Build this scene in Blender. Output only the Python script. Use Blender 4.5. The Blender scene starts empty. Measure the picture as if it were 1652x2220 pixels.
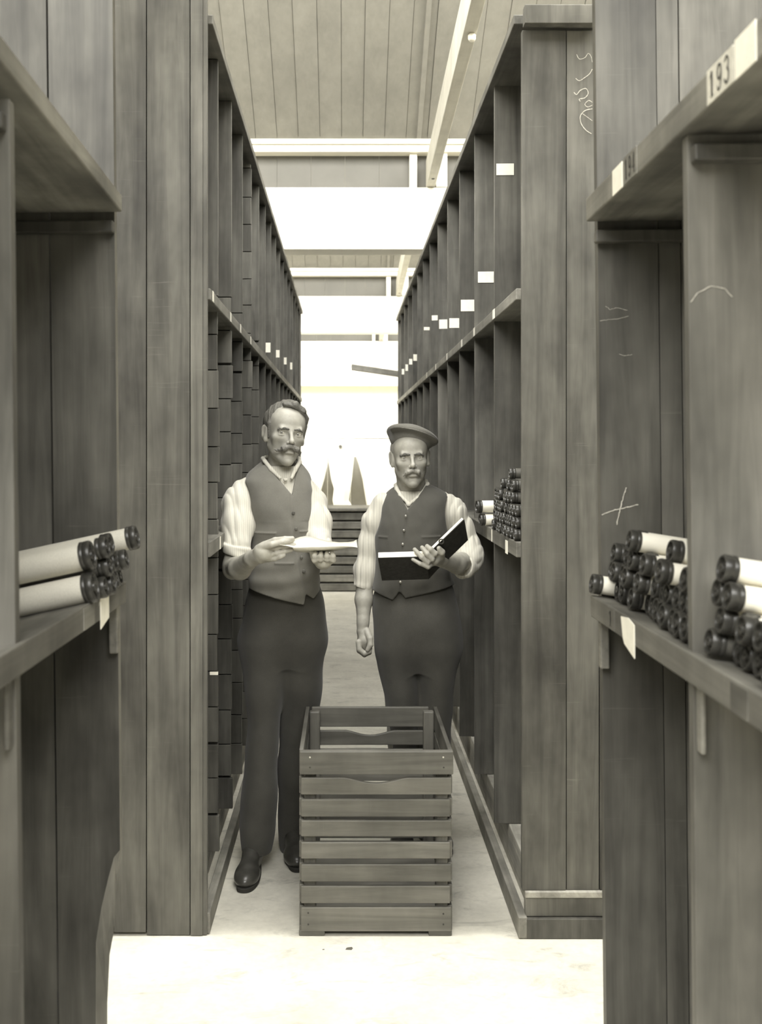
import bpy, bmesh, math, random
import numpy as np
from mathutils import Vector, Matrix, Euler

random.seed(7)
rng = np.random.default_rng(7)
SC = bpy.context.scene
COL = SC.collection

# ------------------------------------------------------------------ camera numbers
F = 2300.0            # focal length in pixels of the 1652x2220 frame
VX, VY = 748.0, 975.0 # vanishing point of the aisle
HC = 1.56             # camera height


def P(px, py, Z):
    """point seen at pixel (px, py) at depth Z (metres along +Y)"""
    return np.array([(px - VX) * Z / F, Z, HC - (py - VY) * Z / F])


# ------------------------------------------------------------------ materials
def tint(v):
    return (v, v * 0.965, v * 0.84, 1.0)


def new_mat(name):
    m = bpy.data.materials.new(name)
    m.use_nodes = True
    nt = m.node_tree
    b = nt.nodes['Principled BSDF']
    return m, nt, b


def N(nt, typ, **kw):
    n = nt.nodes.new(typ)
    for k, v in kw.items():
        setattr(n, k, v)
    return n


def ramp(nt, fac, stops):
    r = N(nt, 'ShaderNodeValToRGB')
    el = r.color_ramp.elements
    while len(el) < len(stops):
        el.new(0.5)
    for e, (p, c) in zip(el, stops):
        e.position = p
        e.color = c
    nt.links.new(fac, r.inputs[0])
    return r.outputs[0]


def noise(nt, vec, scale, detail=4, rough=0.55, dist=0.0):
    n = N(nt, 'ShaderNodeTexNoise')
    n.inputs['Scale'].default_value = scale
    n.inputs['Detail'].default_value = detail
    n.inputs['Roughness'].default_value = rough
    n.inputs['Distortion'].default_value = dist
    nt.links.new(vec, n.inputs['Vector'])
    return n.outputs['Fac']


def mapping(nt, scale, rot=(0, 0, 0), loc=(0, 0, 0)):
    tc = N(nt, 'ShaderNodeTexCoord')
    mp = N(nt, 'ShaderNodeMapping')
    mp.inputs['Scale'].default_value = scale
    mp.inputs['Rotation'].default_value = rot
    mp.inputs['Location'].default_value = loc
    nt.links.new(tc.outputs['Object'], mp.inputs['Vector'])
    return mp.outputs[0]


def mix(nt, a, b, fac, mode='MIX'):
    n = N(nt, 'ShaderNodeMix', data_type='RGBA', blend_type=mode)
    if hasattr(fac, 'links'):
        nt.links.new(fac, n.inputs[0])
    else:
        n.inputs[0].default_value = fac
    for s, i in ((a, 6), (b, 7)):
        if hasattr(s, 'links'):
            nt.links.new(s, n.inputs[i])
        else:
            n.inputs[i].default_value = s
    return n.outputs[2]


def bump(nt, b, h, strength, dist=0.01):
    n = N(nt, 'ShaderNodeBump')
    n.inputs['Strength'].default_value = strength
    n.inputs['Distance'].default_value = dist
    nt.links.new(h, n.inputs['Height'])
    nt.links.new(n.outputs[0], b.inputs['Normal'])


def wood(name, v, var=0.35, axis='z', rough=0.55, scratch=0.6, blotch=0.52, seed=0.0, spec=0.3):
    m, nt, b = new_mat(name)
    sc = {'z': (26, 26, 1.6), 'x': (1.6, 26, 26), 'y': (26, 1.6, 26)}[axis]
    lo = (seed * 3.1, seed * 1.7, seed * 2.3)
    g = noise(nt, mapping(nt, sc, loc=lo), 1.0, 7, 0.6, 0.6)
    base = ramp(nt, g, [(0.28, tint(v * (1 - var))), (0.72, tint(v * (1 + var)))])
    bl = noise(nt, mapping(nt, (2.2, 2.2, 1.2), loc=lo), 2.0, 4, 0.6)
    blc = ramp(nt, bl, [(0.3, (1 - blotch,) * 3 + (1,)), (0.7, (1 + blotch * 0.6,) * 3 + (1,))])
    c = mix(nt, base, blc, 1.0, 'MULTIPLY')
    if scratch > 0:
        cs = {'z': (5, 5, 130), 'x': (130, 5, 5), 'y': (5, 130, 5)}[axis]
        s1 = noise(nt, mapping(nt, cs, loc=(seed, 2, 5)), 1.0, 3, 0.7)
        m1 = ramp(nt, s1, [(0.63, (0, 0, 0, 1)), (0.8, (1, 1, 1, 1))])
        s2 = noise(nt, mapping(nt, (3, 3, 3), loc=(seed, 7, 1)), 1.3, 2)
        m2 = ramp(nt, s2, [(0.5, (0, 0, 0, 1)), (0.75, (scratch,) * 3 + (1,))])
        mm = mix(nt, m1, m2, 1.0, 'MULTIPLY')
        c = mix(nt, c, tint(min(0.6, v * 2.4)), mm)
    nt.links.new(c, b.inputs['Base Color'])
    b.inputs['Roughness'].default_value = rough
    b.inputs['Specular IOR Level'].default_value = spec
    bump(nt, b, g, 0.25, 0.004)
    return m


def plain(name, v, rough=0.6, spec=0.3, nv=0.15, ns=40.0, bs=0.15, metal=0.0, rgb=None):
    m, nt, b = new_mat(name)
    vec = mapping(nt, (1, 1, 1))
    n = noise(nt, vec, ns, 4)
    c0 = tint(v) if rgb is None else rgb + (1,)
    lo = tuple(x * (1 - nv) for x in c0[:3]) + (1,)
    hi = tuple(min(1, x * (1 + nv)) for x in c0[:3]) + (1,)
    nt.links.new(ramp(nt, n, [(0.3, lo), (0.7, hi)]), b.inputs['Base Color'])
    b.inputs['Roughness'].default_value = rough
    b.inputs['Specular IOR Level'].default_value = spec
    b.inputs['Metallic'].default_value = metal
    if bs:
        bump(nt, b, n, bs, 0.003)
    return m


def cloth(name, v, nv=0.12, weave=900.0, stripe=None, sv=0.25, rough=0.9):
    m, nt, b = new_mat(name)
    vec = mapping(nt, (1, 1, 1))
    n1 = noise(nt, vec, weave, 2)
    n2 = noise(nt, vec, 14, 4)
    c = mix(nt, ramp(nt, n1, [(0.3, tint(v * (1 - nv))), (0.7, tint(min(1, v * (1 + nv))))]),
            ramp(nt, n2, [(0.3, (1 - nv,) * 3 + (1,)), (0.7, (1, 1, 1, 1))]), 1.0, 'MULTIPLY')
    if stripe:
        w = N(nt, 'ShaderNodeTexWave', wave_type='BANDS', bands_direction='X')
        w.inputs['Scale'].default_value = stripe
        w.inputs['Distortion'].default_value = 1.2
        w.inputs['Detail'].default_value = 1
        w.inputs['Detail Scale'].default_value = 0.4
        nt.links.new(mapping(nt, (1, 0.6, 0.08)), w.inputs['Vector'])
        c = mix(nt, c, ramp(nt, w.outputs['Fac'], [(0.55, (1, 1, 1, 1)), (0.9, (1 - sv,) * 3 + (1,))]), 1.0, 'MULTIPLY')
    nt.links.new(c, b.inputs['Base Color'])
    b.inputs['Roughness'].default_value = rough
    b.inputs['Specular IOR Level'].default_value = 0.15
    b.inputs['Sheen Weight'].default_value = 0.15
    bump(nt, b, n1, 0.2, 0.002)
    return m


WOOD = [wood('rack_wood_%d' % i, v, seed=i * 3.3, rough=r) for i, (v, r) in
        enumerate([(0.100, .5), (0.118, .55), (0.085, .5), (0.15, .55)])]
WOODH = [wood('shelf_wood_%d' % i, v, axis='y', seed=i * 2.1, rough=.55) for i, v in enumerate([0.14, 0.19])]
WOODX = [wood('cross_wood_%d' % i, v, axis='x', seed=5 + i * 2.1, rough=.5, scratch=.4) for i, v in enumerate([0.12, 0.15, 0.10, 0.18])]
KERB = wood('kerb_wood', 0.24, axis='y', seed=9, rough=.7)
BASE = wood('base_wood', 0.42, axis='y', seed=12, rough=.8, scratch=.2)
CRATEM = [wood('crate_wood_%d' % i, v, axis='x', seed=20 + i, rough=.45, scratch=.25, blotch=.3) for i, v in enumerate([0.125, 0.14, 0.115])]
CRATEY = wood('crate_side_wood', 0.13, axis='y', seed=25, rough=.5, scratch=.3)
CRATEZ = wood('crate_post_wood', 0.12, axis='z', seed=26, rough=.5, scratch=.3)
ROOF = wood('roof_boards', 0.25, var=.06, axis='y', seed=30, rough=.7, scratch=0, blotch=.12)
WHITE = plain('white_paint', 0.86, rough=.5, nv=.03, ns=6)
GREYP = plain('grey_paint', 0.13, rough=.6, nv=.08, ns=4)
BEAM = wood('beam_paint', 0.55, var=.1, axis='y', seed=33, rough=.6, scratch=.1, blotch=.15)
CARD = plain('white_card', 0.85, rough=.8, nv=.05, ns=60, bs=.05)
OLDCARD = plain('yellowed_card', 0.6, rough=.8, nv=.12, ns=60)
PAINTD = plain('black_lettering', 0.03, rough=.6, nv=.2)
CHALK = plain('chalk', 0.50, rough=1, nv=.3, ns=300)
CAPM = plain('dark_cap', 0.035, rough=.33, spec=.4, nv=.3, ns=60, bs=.2)
CAPG = plain('cap_groove', 0.02, rough=.5)
ROLLC = cloth('roller_cloth', 0.66, nv=.08, weave=500)
ROLLW = plain('roller_white', 0.82, rough=.6, nv=.04, ns=20)
ROLLD = plain('roller_dark', 0.10, rough=.35, spec=.5)
DARKW = wood('dark_wood', 0.13, axis='x', seed=40, scratch=.2)
SHEET = cloth('white_sheet', 0.85, nv=.03, weave=300)
GREYB = plain('light_grey_board', 0.30, nv=.1, ns=5)
GREYC = cloth('dark_tent_cloth', 0.17, nv=.1, weave=300)


def floor_mat():
    m, nt, b = new_mat('concrete')
    v = mapping(nt, (1, 1, 1))
    a = noise(nt, v, 3.0, 6, .65)
    f = noise(nt, v, 40.0, 5, .6)
    st = noise(nt, mapping(nt, (2.5, 5, 1), loc=(3, 1, 0)), 2.0, 5, .7, 1.0)
    c = ramp(nt, a, [(0.3, tint(0.50)), (0.65, tint(0.66))])
    c = mix(nt, c, ramp(nt, st, [(0.28, (.66,) * 3 + (1,)), (0.45, (1, 1, 1, 1))]), 1.0, 'MULTIPLY')
    c = mix(nt, c, ramp(nt, f, [(0.3, (.9,) * 3 + (1,)), (0.6, (1, 1, 1, 1))]), 1.0, 'MULTIPLY')
    nt.links.new(c, b.inputs['Base Color'])
    b.inputs['Roughness'].default_value = .85
    bump(nt, b, f, .15, .003)
    return m


FLOORM = floor_mat()


# ------------------------------------------------------------------ mesh helpers
class MB:
    """collects shapes, then links them as ONE mesh object"""
    def __init__(self):
        self.v, self.f, self.mi = [], [], []

    def add(self, vs, fs, mi=0):
        o = len(self.v)
        self.v += [tuple(map(float, p)) for p in vs]
        self.f += [tuple(o + i for i in f) for f in fs]
        self.mi += [mi] * len(fs)

    def box(self, x0, x1, y0, y1, z0, z1, mi=0):
        if x0 > x1: x0, x1 = x1, x0
        if y0 > y1: y0, y1 = y1, y0
        if z0 > z1: z0, z1 = z1, z0
        vs = [(x0, y0, z0), (x1, y0, z0), (x1, y1, z0), (x0, y1, z0), (x0, y0, z1), (x1, y0, z1), (x1, y1, z1), (x0, y1, z1)]
        self.hexa(vs, mi)

    def hexa(self, vs, mi=0):
        """eight corners: bottom ring then top ring"""
        self.add(vs, [(0, 3, 2, 1), (4, 5, 6, 7), (0, 1, 5, 4), (1, 2, 6, 5), (2, 3, 7, 6), (3, 0, 4, 7)], mi)

    def prism(self, pts, d, mi=0):
        """planar outline pts (3D) extruded by vector d"""
        n = len(pts)
        d = np.array(d)
        vs = [np.array(p) for p in pts] + [np.array(p) + d for p in pts]
        fs = [tuple(range(n))[::-1], tuple(range(n, 2 * n))]
        fs += [(i, (i + 1) % n, n + (i + 1) % n, n + i) for i in range(n)]
        self.add(vs, fs, mi)

    def lathe_x(self, prof, n=28, mi=0):
        vs, fs = [], []
        for (x, r) in prof:
            for k in range(n):
                a = 2 * math.pi * k / n
                vs.append((x, r * math.cos(a), r * math.sin(a)))
        for i in range(len(prof) - 1):
            for k in range(n):
                k2 = (k + 1) % n
                fs.append((i * n + k, i * n + k2, (i + 1) * n + k2, (i + 1) * n + k))
        self.add(vs, fs, mi)

    def ribbon(self, pts, widths, nrm, lift=0.0008, mi=0, closed=False):
        """a flat painted stroke along pts on a surface with normal nrm"""
        pts = [np.array(p, float) for p in pts]
        nrm = np.array(nrm, float)
        L = []
        for i, p in enumerate(pts):
            t = pts[min(i + 1, len(pts) - 1)] - pts[max(i - 1, 0)]
            s = np.cross(nrm, t)
            s /= (np.linalg.norm(s) + 1e-9)
            w = widths[i] if hasattr(widths, '__len__') else widths
            L.append((p - s * w / 2 + nrm * lift, p + s * w / 2 + nrm * lift))
        vs = [q for ab in L for q in ab]
        fs = [(2 * i, 2 * i + 1, 2 * i + 3, 2 * i + 2) for i in range(len(pts) - 1)]
        self.add(vs, fs, mi)

    def build(self, name, mats, parent=None, origin=None, bevel=0.0, smooth=False):
        return link_mesh(name, self.v, self.f, mats, parent, origin, bevel, smooth, self.mi)


def link_mesh(name, v, f, mats, parent=None, origin=None, bevel=0.0, smooth=False, mi=None):
    off = Vector((0, 0, 0))
    if parent is not None:
        q = parent
        while q is not None:
            off = off + q.location
            q = q.parent
    elif origin is not None:
        off = Vector(origin)
    me = bpy.data.meshes.new(name)
    if isinstance(v, np.ndarray):
        vv = v - np.array(off)
        me.vertices.add(len(vv))
        me.vertices.foreach_set('co', vv.astype(np.float32).ravel())
        f = np.asarray(f, dtype=np.int32)
        me.loops.add(f.size)
        me.loops.foreach_set('vertex_index', f.ravel())
        me.polygons.add(len(f))
        me.polygons.foreach_set('loop_start', np.arange(0, f.size, 4, dtype=np.int32))
        me.polygons.foreach_set('loop_total', np.full(len(f), 4, dtype=np.int32))
        me.update(calc_edges=True)
    else:
        me.from_pydata([tuple(Vector(p) - off) for p in v], [], f)
    if not isinstance(mats, (list, tuple)):
        mats = [mats]
    for m in mats:
        me.materials.append(m)
    if mi is not None and len(mats) > 1:
        me.polygons.foreach_set('material_index', mi)
    if not isinstance(v, np.ndarray):
        bm = bmesh.new()
        bm.from_mesh(me)
        bmesh.ops.recalc_face_normals(bm, faces=bm.faces)
        bm.to_mesh(me)
        bm.free()
    if smooth:
        me.polygons.foreach_set('use_smooth', [True] * len(me.polygons))
    me.update()
    o = bpy.data.objects.new(name, me)
    COL.objects.link(o)
    if parent is not None:
        o.parent = parent
    elif origin is not None:
        o.location = origin
    if bevel > 0:
        md = o.modifiers.new('edge', 'BEVEL')
        md.width = bevel
        md.segments = 2
        md.limit_method = 'ANGLE'
        md.angle_limit = math.radians(40)
    return o


def empty(name, loc=(0, 0, 0)):
    o = bpy.data.objects.new(name, None)
    o.empty_display_size = 0.1
    COL.objects.link(o)
    o.location = loc
    return o


def tag(o, label=None, cat=None, group=None, kind=None):
    if label: o['label'] = label
    if cat: o['category'] = cat
    if group: o['group'] = group
    if kind: o['kind'] = kind
    return o


def struct(o):
    o['kind'] = 'structure'
    return o


def copy_tree(o, parent=None):
    c = o.copy()
    COL.objects.link(c)
    if parent is not None:
        c.parent = parent
    for ch in list(o.children):
        copy_tree(ch, c)
    return c


ORD = ['first', 'second', 'third', 'fourth', 'fifth', 'sixth', 'seventh', 'eighth', 'ninth', 'tenth',
       'eleventh', 'twelfth', 'thirteenth', 'fourteenth', 'fifteenth', 'sixteenth', 'seventeenth']

# ================================================================== THE ROOM
XW = 5.5
m = MB(); m.box(-XW, XW, -6.5, 27.2, -0.1, 0.0)
struct(m.build('floor', FLOORM))
for nm, x in (('wall_left', -XW - .1), ('wall_right', XW)):
    m = MB(); m.box(x, x + .1, -6.5, 27.2, 0, 4.05)
    struct(m.build(nm, WHITE))
m = MB(); m.box(-XW, XW, 27.0, 27.2, 0, 8)
struct(m.build('wall_back', WHITE))

VAL = [2.47 + 6.0 * k for k in range(-1, 5)]       # the valleys of the saw-tooth roof
SLOPE = 0.625
for i, yv in enumerate(VAL):
    m = MB()
    bw = 0.171
    n = int(2 * XW / bw)
    x = -XW
    ln = 6.0
    for k in range(n + 1):
        x1 = min(x + bw, XW)
        dz = 0.004 * ((k * 7) % 3)
        a, b_ = x + .0015, x1 - .0015
        z0, z1 = 4.03 + dz, 4.03 + SLOPE * ln + dz
        m.hexa([(a, yv, z0), (b_, yv, z0), (b_, yv - ln, z1), (a, yv - ln, z1),
                (a, yv, z0 + .03), (b_, yv, z0 + .03), (b_, yv - ln, z1 + .03), (a, yv - ln, z1 + .03)])
        x = x1
    m.hexa([(-XW, yv, 4.06), (XW, yv, 4.06), (XW, yv - ln, 4.06 + SLOPE * ln), (-XW, yv - ln, 4.06 + SLOPE * ln),
            (-XW, yv, 4.12), (XW, yv, 4.12), (XW, yv - ln, 4.12 + SLOPE * ln), (-XW, yv - ln, 4.12 + SLOPE * ln)])
    # the cover batten running down the boards
    bx = 0.57
    m.hexa([(bx, yv, 4.0), (bx + .035, yv, 4.0), (bx + .035, yv - ln, 4.0 + SLOPE * ln), (bx, yv - ln, 4.0 + SLOPE * ln),
            (bx, yv, 4.04), (bx + .035, yv, 4.04), (bx + .035, yv - ln, 4.04 + SLOPE * ln), (bx, yv - ln, 4.04 + SLOPE * ln)])
    struct(m.build('ceiling' if i == 0 else 'ceiling_%d' % i, ROOF))
    # valley: white girder, grey board above it, white moulding
    if i >= 1:
        m = MB(); m.box(-XW, XW, yv, yv + .25, 3.16, 3.655)
        struct(m.build('trim_%d' % (i * 3), WHITE, bevel=.006))
        m = MB()
        for k in range(40):
            a = -XW + k * .275
            m.box(a + .001, a + .274, yv + .10, yv + .13 + .002 * (k % 2), 3.655, 4.0)
        struct(m.build('trim_%d' % (i * 3 + 1), GREYP))
        m = MB()
        m.box(-XW, XW, yv - .03, yv + .10, 3.93, 3.985)
        m.box(-XW, XW, yv - .05, yv + .08, 3.99, 4.03)
        struct(m.build('trim_%d' % (i * 3 + 2), WHITE, bevel=.008))

# tie beam that runs along the aisle and lands on the girder, with its white posts
def tie_beam(yv, y0, x0, x1, lab):
    t = empty('tie_beam', (x1, yv, 3.66))
    m = MB()
    w = .07
    zb, zt = 3.66, 3.89
    m.hexa([(x1, yv + .1, zb), (x1 + w, yv + .1, zb), (x0 + w, y0, zb), (x0, y0, zb),
            (x1, yv + .1, zt), (x1 + w, yv + .1, zt), (x0 + w, y0, zt), (x0, y0, zt)])
    m.build('beam', BEAM, t, bevel=.006)
    m = MB(); m.box(x1 + .075, x1 + .165, yv + .0, yv + .09, 3.66, 3.93)
    m.build('post', WHITE, t, bevel=.004)
    m = MB(); m.box(x1 - .135, x1 - .075, yv + .02, yv + .09, 3.66, 3.93)
    m.build('post', WHITE, t, bevel=.004)
    m = MB()
    for k in range(1):
        m.lathe_x([(0, 0.0001), (0, .012), (.012, .012), (.012, .0001)], 14)
    vs = [(x1 + .03 + v[1], yv - .25 + v[2], zb - .004 + v[0]) for v in m.v]
    m2 = MB(); m2.add(vs, m.f)
    m2.build('bolt', PAINTD, t)
    tag(t, lab, 'beam')
    return t


tb = tie_beam(8.47, 1.0, .52, .652, 'painted timber tie beam under the near roof, landing on the nearest white girder')
m = MB()
prof = [(0, .0001), (0, .014), (.012, .02), (.03, .02), (.038, .014), (.04, .0001)]
m.lathe_x(prof, 18)
m2 = MB(); m2.add([(.64 + v[1], 5.35 + v[2], 3.62 + v[0]) for v in m.v], m.f)
m2.build('insulator', WHITE, tb, smooth=True)
tie_beam(14.47, 9.0, .60, .70, 'painted timber tie beam farther back, landing on the second white girder')
tie_beam(20.47, 15.0, .62, .66, 'stub of a beam end on the third girder above the far aisle')

# ================================================================== RACKS
def boards_x(m, edges, y0, y1, z0, z1, mats=(0,), gap=.0025, zs=None):
    for k in range(len(edges) - 1):
        a, b_ = sorted((edges[k], edges[k + 1]))
        q = .0015 * ((k * 5) % 3)
        zb = z0 if zs is None else zs[k]
        m.box(a + gap / 2, b_ - gap / 2, y0 + q, y1, zb, z1, mats[k % len(mats)])
    a, b_ = sorted((edges[0], edges[-1]))
    m.box(a + .004, b_ - .004, y1, y1 + .012, z0 + .01, z1 - .01, mats[0])


def label_plate(px, py, X, y, z, w, h, nrm, mat_, parent, name='paper_label', rot=0.0):
    pass


def card_y(parent, x0, x1, z0, z1, y, mat_=CARD, name='paper_label', tilt=0.0, th=.0012):
    m = MB()
    m.hexa([(x0, y - th, z0), (x1, y - th, z0 + tilt), (x1, y, z0 + tilt), (x0, y, z0),
            (x0, y - th, z1), (x1, y - th, z1 + tilt), (x1, y, z1 + tilt), (x0, y, z1)])
    return m.build(name, mat_, parent)


def card_x(parent, y0, y1, z0, z1, x, side, mat_=CARD, name='paper_label', dz=0.0, th=.0015):
    """card on a shelf edge facing the aisle; side -1: faces -X"""
    m = MB()
    xa, xb = (x - th, x) if side < 0 else (x, x + th)
    m.hexa([(xa, y0, z0), (xb, y0, z0), (xb, y1, z0 + dz), (xa, y1, z0 + dz),
            (xa, y0, z1), (xb, y0, z1), (xb, y1, z1 + dz), (xa, y1, z1 + dz)])
    return m.build(name, mat_, parent)


# digits as strokes: (x, y) in a 1 x 1 cell, with stroke widths
def arc(cx, cy, rx, ry, a0, a1, n=14):
    return [(cx + rx * math.cos(math.radians(a0 + (a1 - a0) * i / n)), cy + ry * math.sin(math.radians(a0 + (a1 - a0) * i / n))) for i in range(n + 1)]


DIG = {
    '1': [([(.5, 0), (.5, 1)], .26), ([(.2, .78), (.5, 1)], .1), ([(.2, .02), (.8, .02)], .05)],
    '9': [(arc(.5, .7, .3, .28, 0, 360, 20), .16), ([(.8, .7), (.78, .35), (.62, .06), (.4, 0), (.22, .08), (.22, .2)], .15)],
    '3': [(arc(.45, .76, .3, .23, 160, -80), .15), (arc(.45, .27, .34, .27, 85, -165), .17)],
    '4': [([(.66, 0), (.66, 1)], .2), ([(.66, 1), (.1, .3)], .08), ([(.1, .3), (.92, .3)], .07), ([(.45, .02), (.87, .02)], .05)],
}


def number_plate(parent, text, yc, zc, x, side, hgt, wid, mat_plate, slope=0.0):
    """plate on a shelf edge that faces the aisle; reads from the aisle"""
    n = len(text)
    pl = card_x(parent, yc + wid / 2, yc - wid / 2, zc - hgt / 2 + 0, zc + hgt / 2, x, side, mat_plate, 'number_plate')
    m = MB()
    nrm = np.array([side, 0, 0.])
    ydir = -1.0 if side < 0 else 1.0
    cw = wid * .86 / n
    for i, ch in enumerate(text):
        for pts, w in DIG[ch]:
            q = []
            for (u, v) in pts:
                yy = yc + ydir * ((i - n / 2) * cw + (.1 + .8 * u) * cw)
                q.append((x + side * .0015, yy, zc + (v - .5) * hgt * .72))
            m.ribbon(q, w * hgt * .45, nrm, .0008)
    m.build('number', PAINTD, pl)
    return pl


# ---------------- corridor racks
XR, XL = .565, -.447
Y0 = 3.40
DEPTH = .62
yR = [Y0 + .61 * j for j in range(1, 13)]
yL = [3.73 + .445 * j for j in range(0, 16)]
HT = 2.955


def side_box(m, side, xf, dx0, dx1, y0, y1, z0, z1, mi=0):
    """box measured from the rack front plane; dx positive goes into the rack"""
    m.box(xf + side * dx0, xf + side * dx1, y0, y1, z0, z1, mi)


def corridor_rack(side, xf, ys, yend, label):
    t = empty('storage_rack', (xf + side * DEPTH / 2, (Y0 + yend) / 2, 0))
    # end panel facing the cross aisle
    m = MB()
    if side > 0:
        ed = [(1131 - VX) / 676.5, (1228 - VX) / 676.5, (1300 - VX) / 676.5, xf + DEPTH + .05]
        boards_x(m, ed, Y0, Y0 + .025, .147, HT - .05, (0, 1, 2))
        # ledge and base boards under the panel
        m.box(ed[0] + .01, ed[-1], Y0 - .012, Y0 + .03, .128, .147, 4)
        m.box(ed[0] + .012, ed[-1], Y0 - .004, Y0 + .03, .066, .127, 1)
        m.box(ed[0] + .012, ed[-1], Y0 - .02, Y0 + .03, .001, .064, 2)
        m.box(ed[0] + .005, ed[0] + .235, Y0 - .03, Y0 + .01, HT - .04, HT + .02, 3)
    else:
        ed = [(440 - VX) / 676.5, (412 - VX) / 676.5, (317 - VX) / 676.5, (246 - VX) / 676.5, xf - DEPTH - .05]
        boards_x(m, ed, Y0, Y0 + .025, .002, HT + .2, (1, 0, 2, 0), zs=[.002, .002, .012, .012])
        m.box(ed[0] - .002, xf + .004, Y0 + .004, Y0 + .03, .002, HT + .2, 1)
    ep = m.build('end_panel', [WOOD[0], WOOD[1], WOOD[2], WOOD[3], BASE], t, bevel=.002)
    # uprights between the bays
    for j, y in enumerate(ys):
        m = MB()
        if side > 0:
            for (d0, d1, q) in ((.0, .19, 0), (.193, .38, 1), (.383, DEPTH, 2)):
                side_box(m, side, xf, d0, d1, y, y + .02, .147, HT - .02, (q + j) % 3)
        else:
            z = .147
            k = 0
            while z < HT - .03:
                h = random.choice([.125, .13, .135, .14])
                z1 = min(z + h, HT - .02)
                g = .0035 if random.random() < .85 else .010
                r0 = random.choice([0, 0, .002, -.004, .004])
                if (z > 2.04 and j != 3) or j > 4:
                    z1 = 2.05 if z < 2.0 else HT - .02
                    g, r0 = .002, 0
                side_box(m, side, xf, r0, DEPTH, y, y + .02, z, z1 - g, random.choice([0, 1, 2, 0, 1, 2, 3] if j == 3 else [0, 1, 2, 0]))
                z = z1
                k += 1
            side_box(m, side, xf, .004, DEPTH, y + .021, y + .026, .15, HT - .03, 2)
        m.build('upright', [WOOD[0], WOOD[1], WOOD[2], WOOD[3]], t, bevel=.0015)
    # shelves
    m = MB(); side_box(m, side, xf, -.012, DEPTH, Y0 + .03, yend, 2.045, 2.082)
    m.build('shelf', WOODH[1], t, bevel=.003)
    m = MB(); side_box(m, side, xf, -.012, DEPTH, Y0 + .028, yend, 1.212, 1.262)
    ls = m.build('shelf', WOODH[0], t, bevel=.003)
    m = MB(); side_box(m, side, xf, -.02, DEPTH + .02, Y0 + .03, yend, HT - .02, HT + .012)
    m.build('top_board', WOODH[0], t, bevel=.003)
    m = MB()
    k = 0
    y = Y0 + .03
    while y < yend:
        side_box(m, side, xf, DEPTH, DEPTH + .02, y, min(y + .298, yend), .02, HT - .02, k % 3)
        y += .3; k += 1
    m.build('back_panel', [WOOD[0], WOOD[1], WOOD[2]], t)
    # base platform and kerb
    m = MB(); side_box(m, side, xf, .055, DEPTH, Y0 + .03, yend, .002, .145)
    m.build('platform', BASE, t, bevel=.004)
    m = MB(); side_box(m, side, xf, -.012, .016, Y0 - .02 if side > 0 else Y0 + .012, yend, .002, .07)
    m.build('kerb', KERB, t, bevel=.003)
    # far end panel
    m = MB(); side_box(m, side, xf, 0, DEPTH, yend, yend + .025, .002, HT)
    m.build('end_panel', WOOD[1], t)
    tag(t, label, 'rack')
    return t


RR = corridor_rack(1, XR, yR, 11.33, 'tall dark wooden storage rack lining the right side of the aisle behind the capped man')
RL = corridor_rack(-1, XL, yL, 10.75, 'tall dark wooden storage rack lining the left side of the aisle behind the bareheaded man')

# white cards tacked on the uprights of the right rack
for (j, x0, ya, x1, yb) in [(1, 1076, 355, 1114, 380), (2, 1036, 589, 1071, 613), (3, 999, 650, 1031, 675), (4, 974, 690, 998, 711),
                            (5, 952, 693, 973, 713), (6, 936, 684, 950, 695), (7, 919, 709, 932, 716), (9, 896, 768, 904, 782),
                            (10, 887, 778, 894, 790), (11, 879, 790, 886, 804), (12, 871, 800, 877, 812)]:
    Z = yR[j - 1]
    a, b_ = P(x0, yb, Z), P(x1, ya, Z)
    card_y(RR, a[0], b_[0], a[2], b_[2], Z - .0005, CARD, 'paper_label', random.uniform(-.002, .002))
for (j, x0, ya, x1, yb) in [(6, 587, 743, 607, 764), (8, 607, 759, 620, 775), (10, 621, 775, 630, 790), (12, 630, 786, 637, 801)]:
    Z = yL[j]
    xr = VX + XL * F / Z
    w = (x1 - x0)
    a, b_ = P(xr - w, yb, Z), P(xr - 1, ya, Z)
    card_y(RL, a[0], b_[0], a[2], b_[2], Z - .0005)
# cards on the shelf edges
for (px, w) in [(452, 6), (492, 5), (514, 5), (537, 8)]:
    Z = abs(XL) * F / (VX - px)
    card_x(RL, Z, Z + .035, 2.046, 2.081, XL + .0125, 1, OLDCARD)
card_x(RL, 3.68, 3.70, 1.215, 1.258, XL + .0125, 1, CARD)
card_y(RL, *[P(455, 1466, yL[0])[0], P(473, 1466, yL[0])[0], P(455, 1463, yL[0])[2], P(455, 1456, yL[0])[2], yL[0] - .0015])
for px in (1080, 1036, 1008, 975, 950, 930):
    Z = XR * F / (px - VX)
    card_x(RR, Z, Z + .05, 2.046, 2.081, XR - .0125, -1, CARD if px > 1070 else OLDCARD)
for Z in (3.62, 3.66):
    pass
card_x(RR, 3.60, 3.65, 1.205, 1.25, XR - .0125, -1, CARD)
card_x(RR, 3.98, 4.0, 1.215, 1.26, XR - .0125, -1, CARD)

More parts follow.
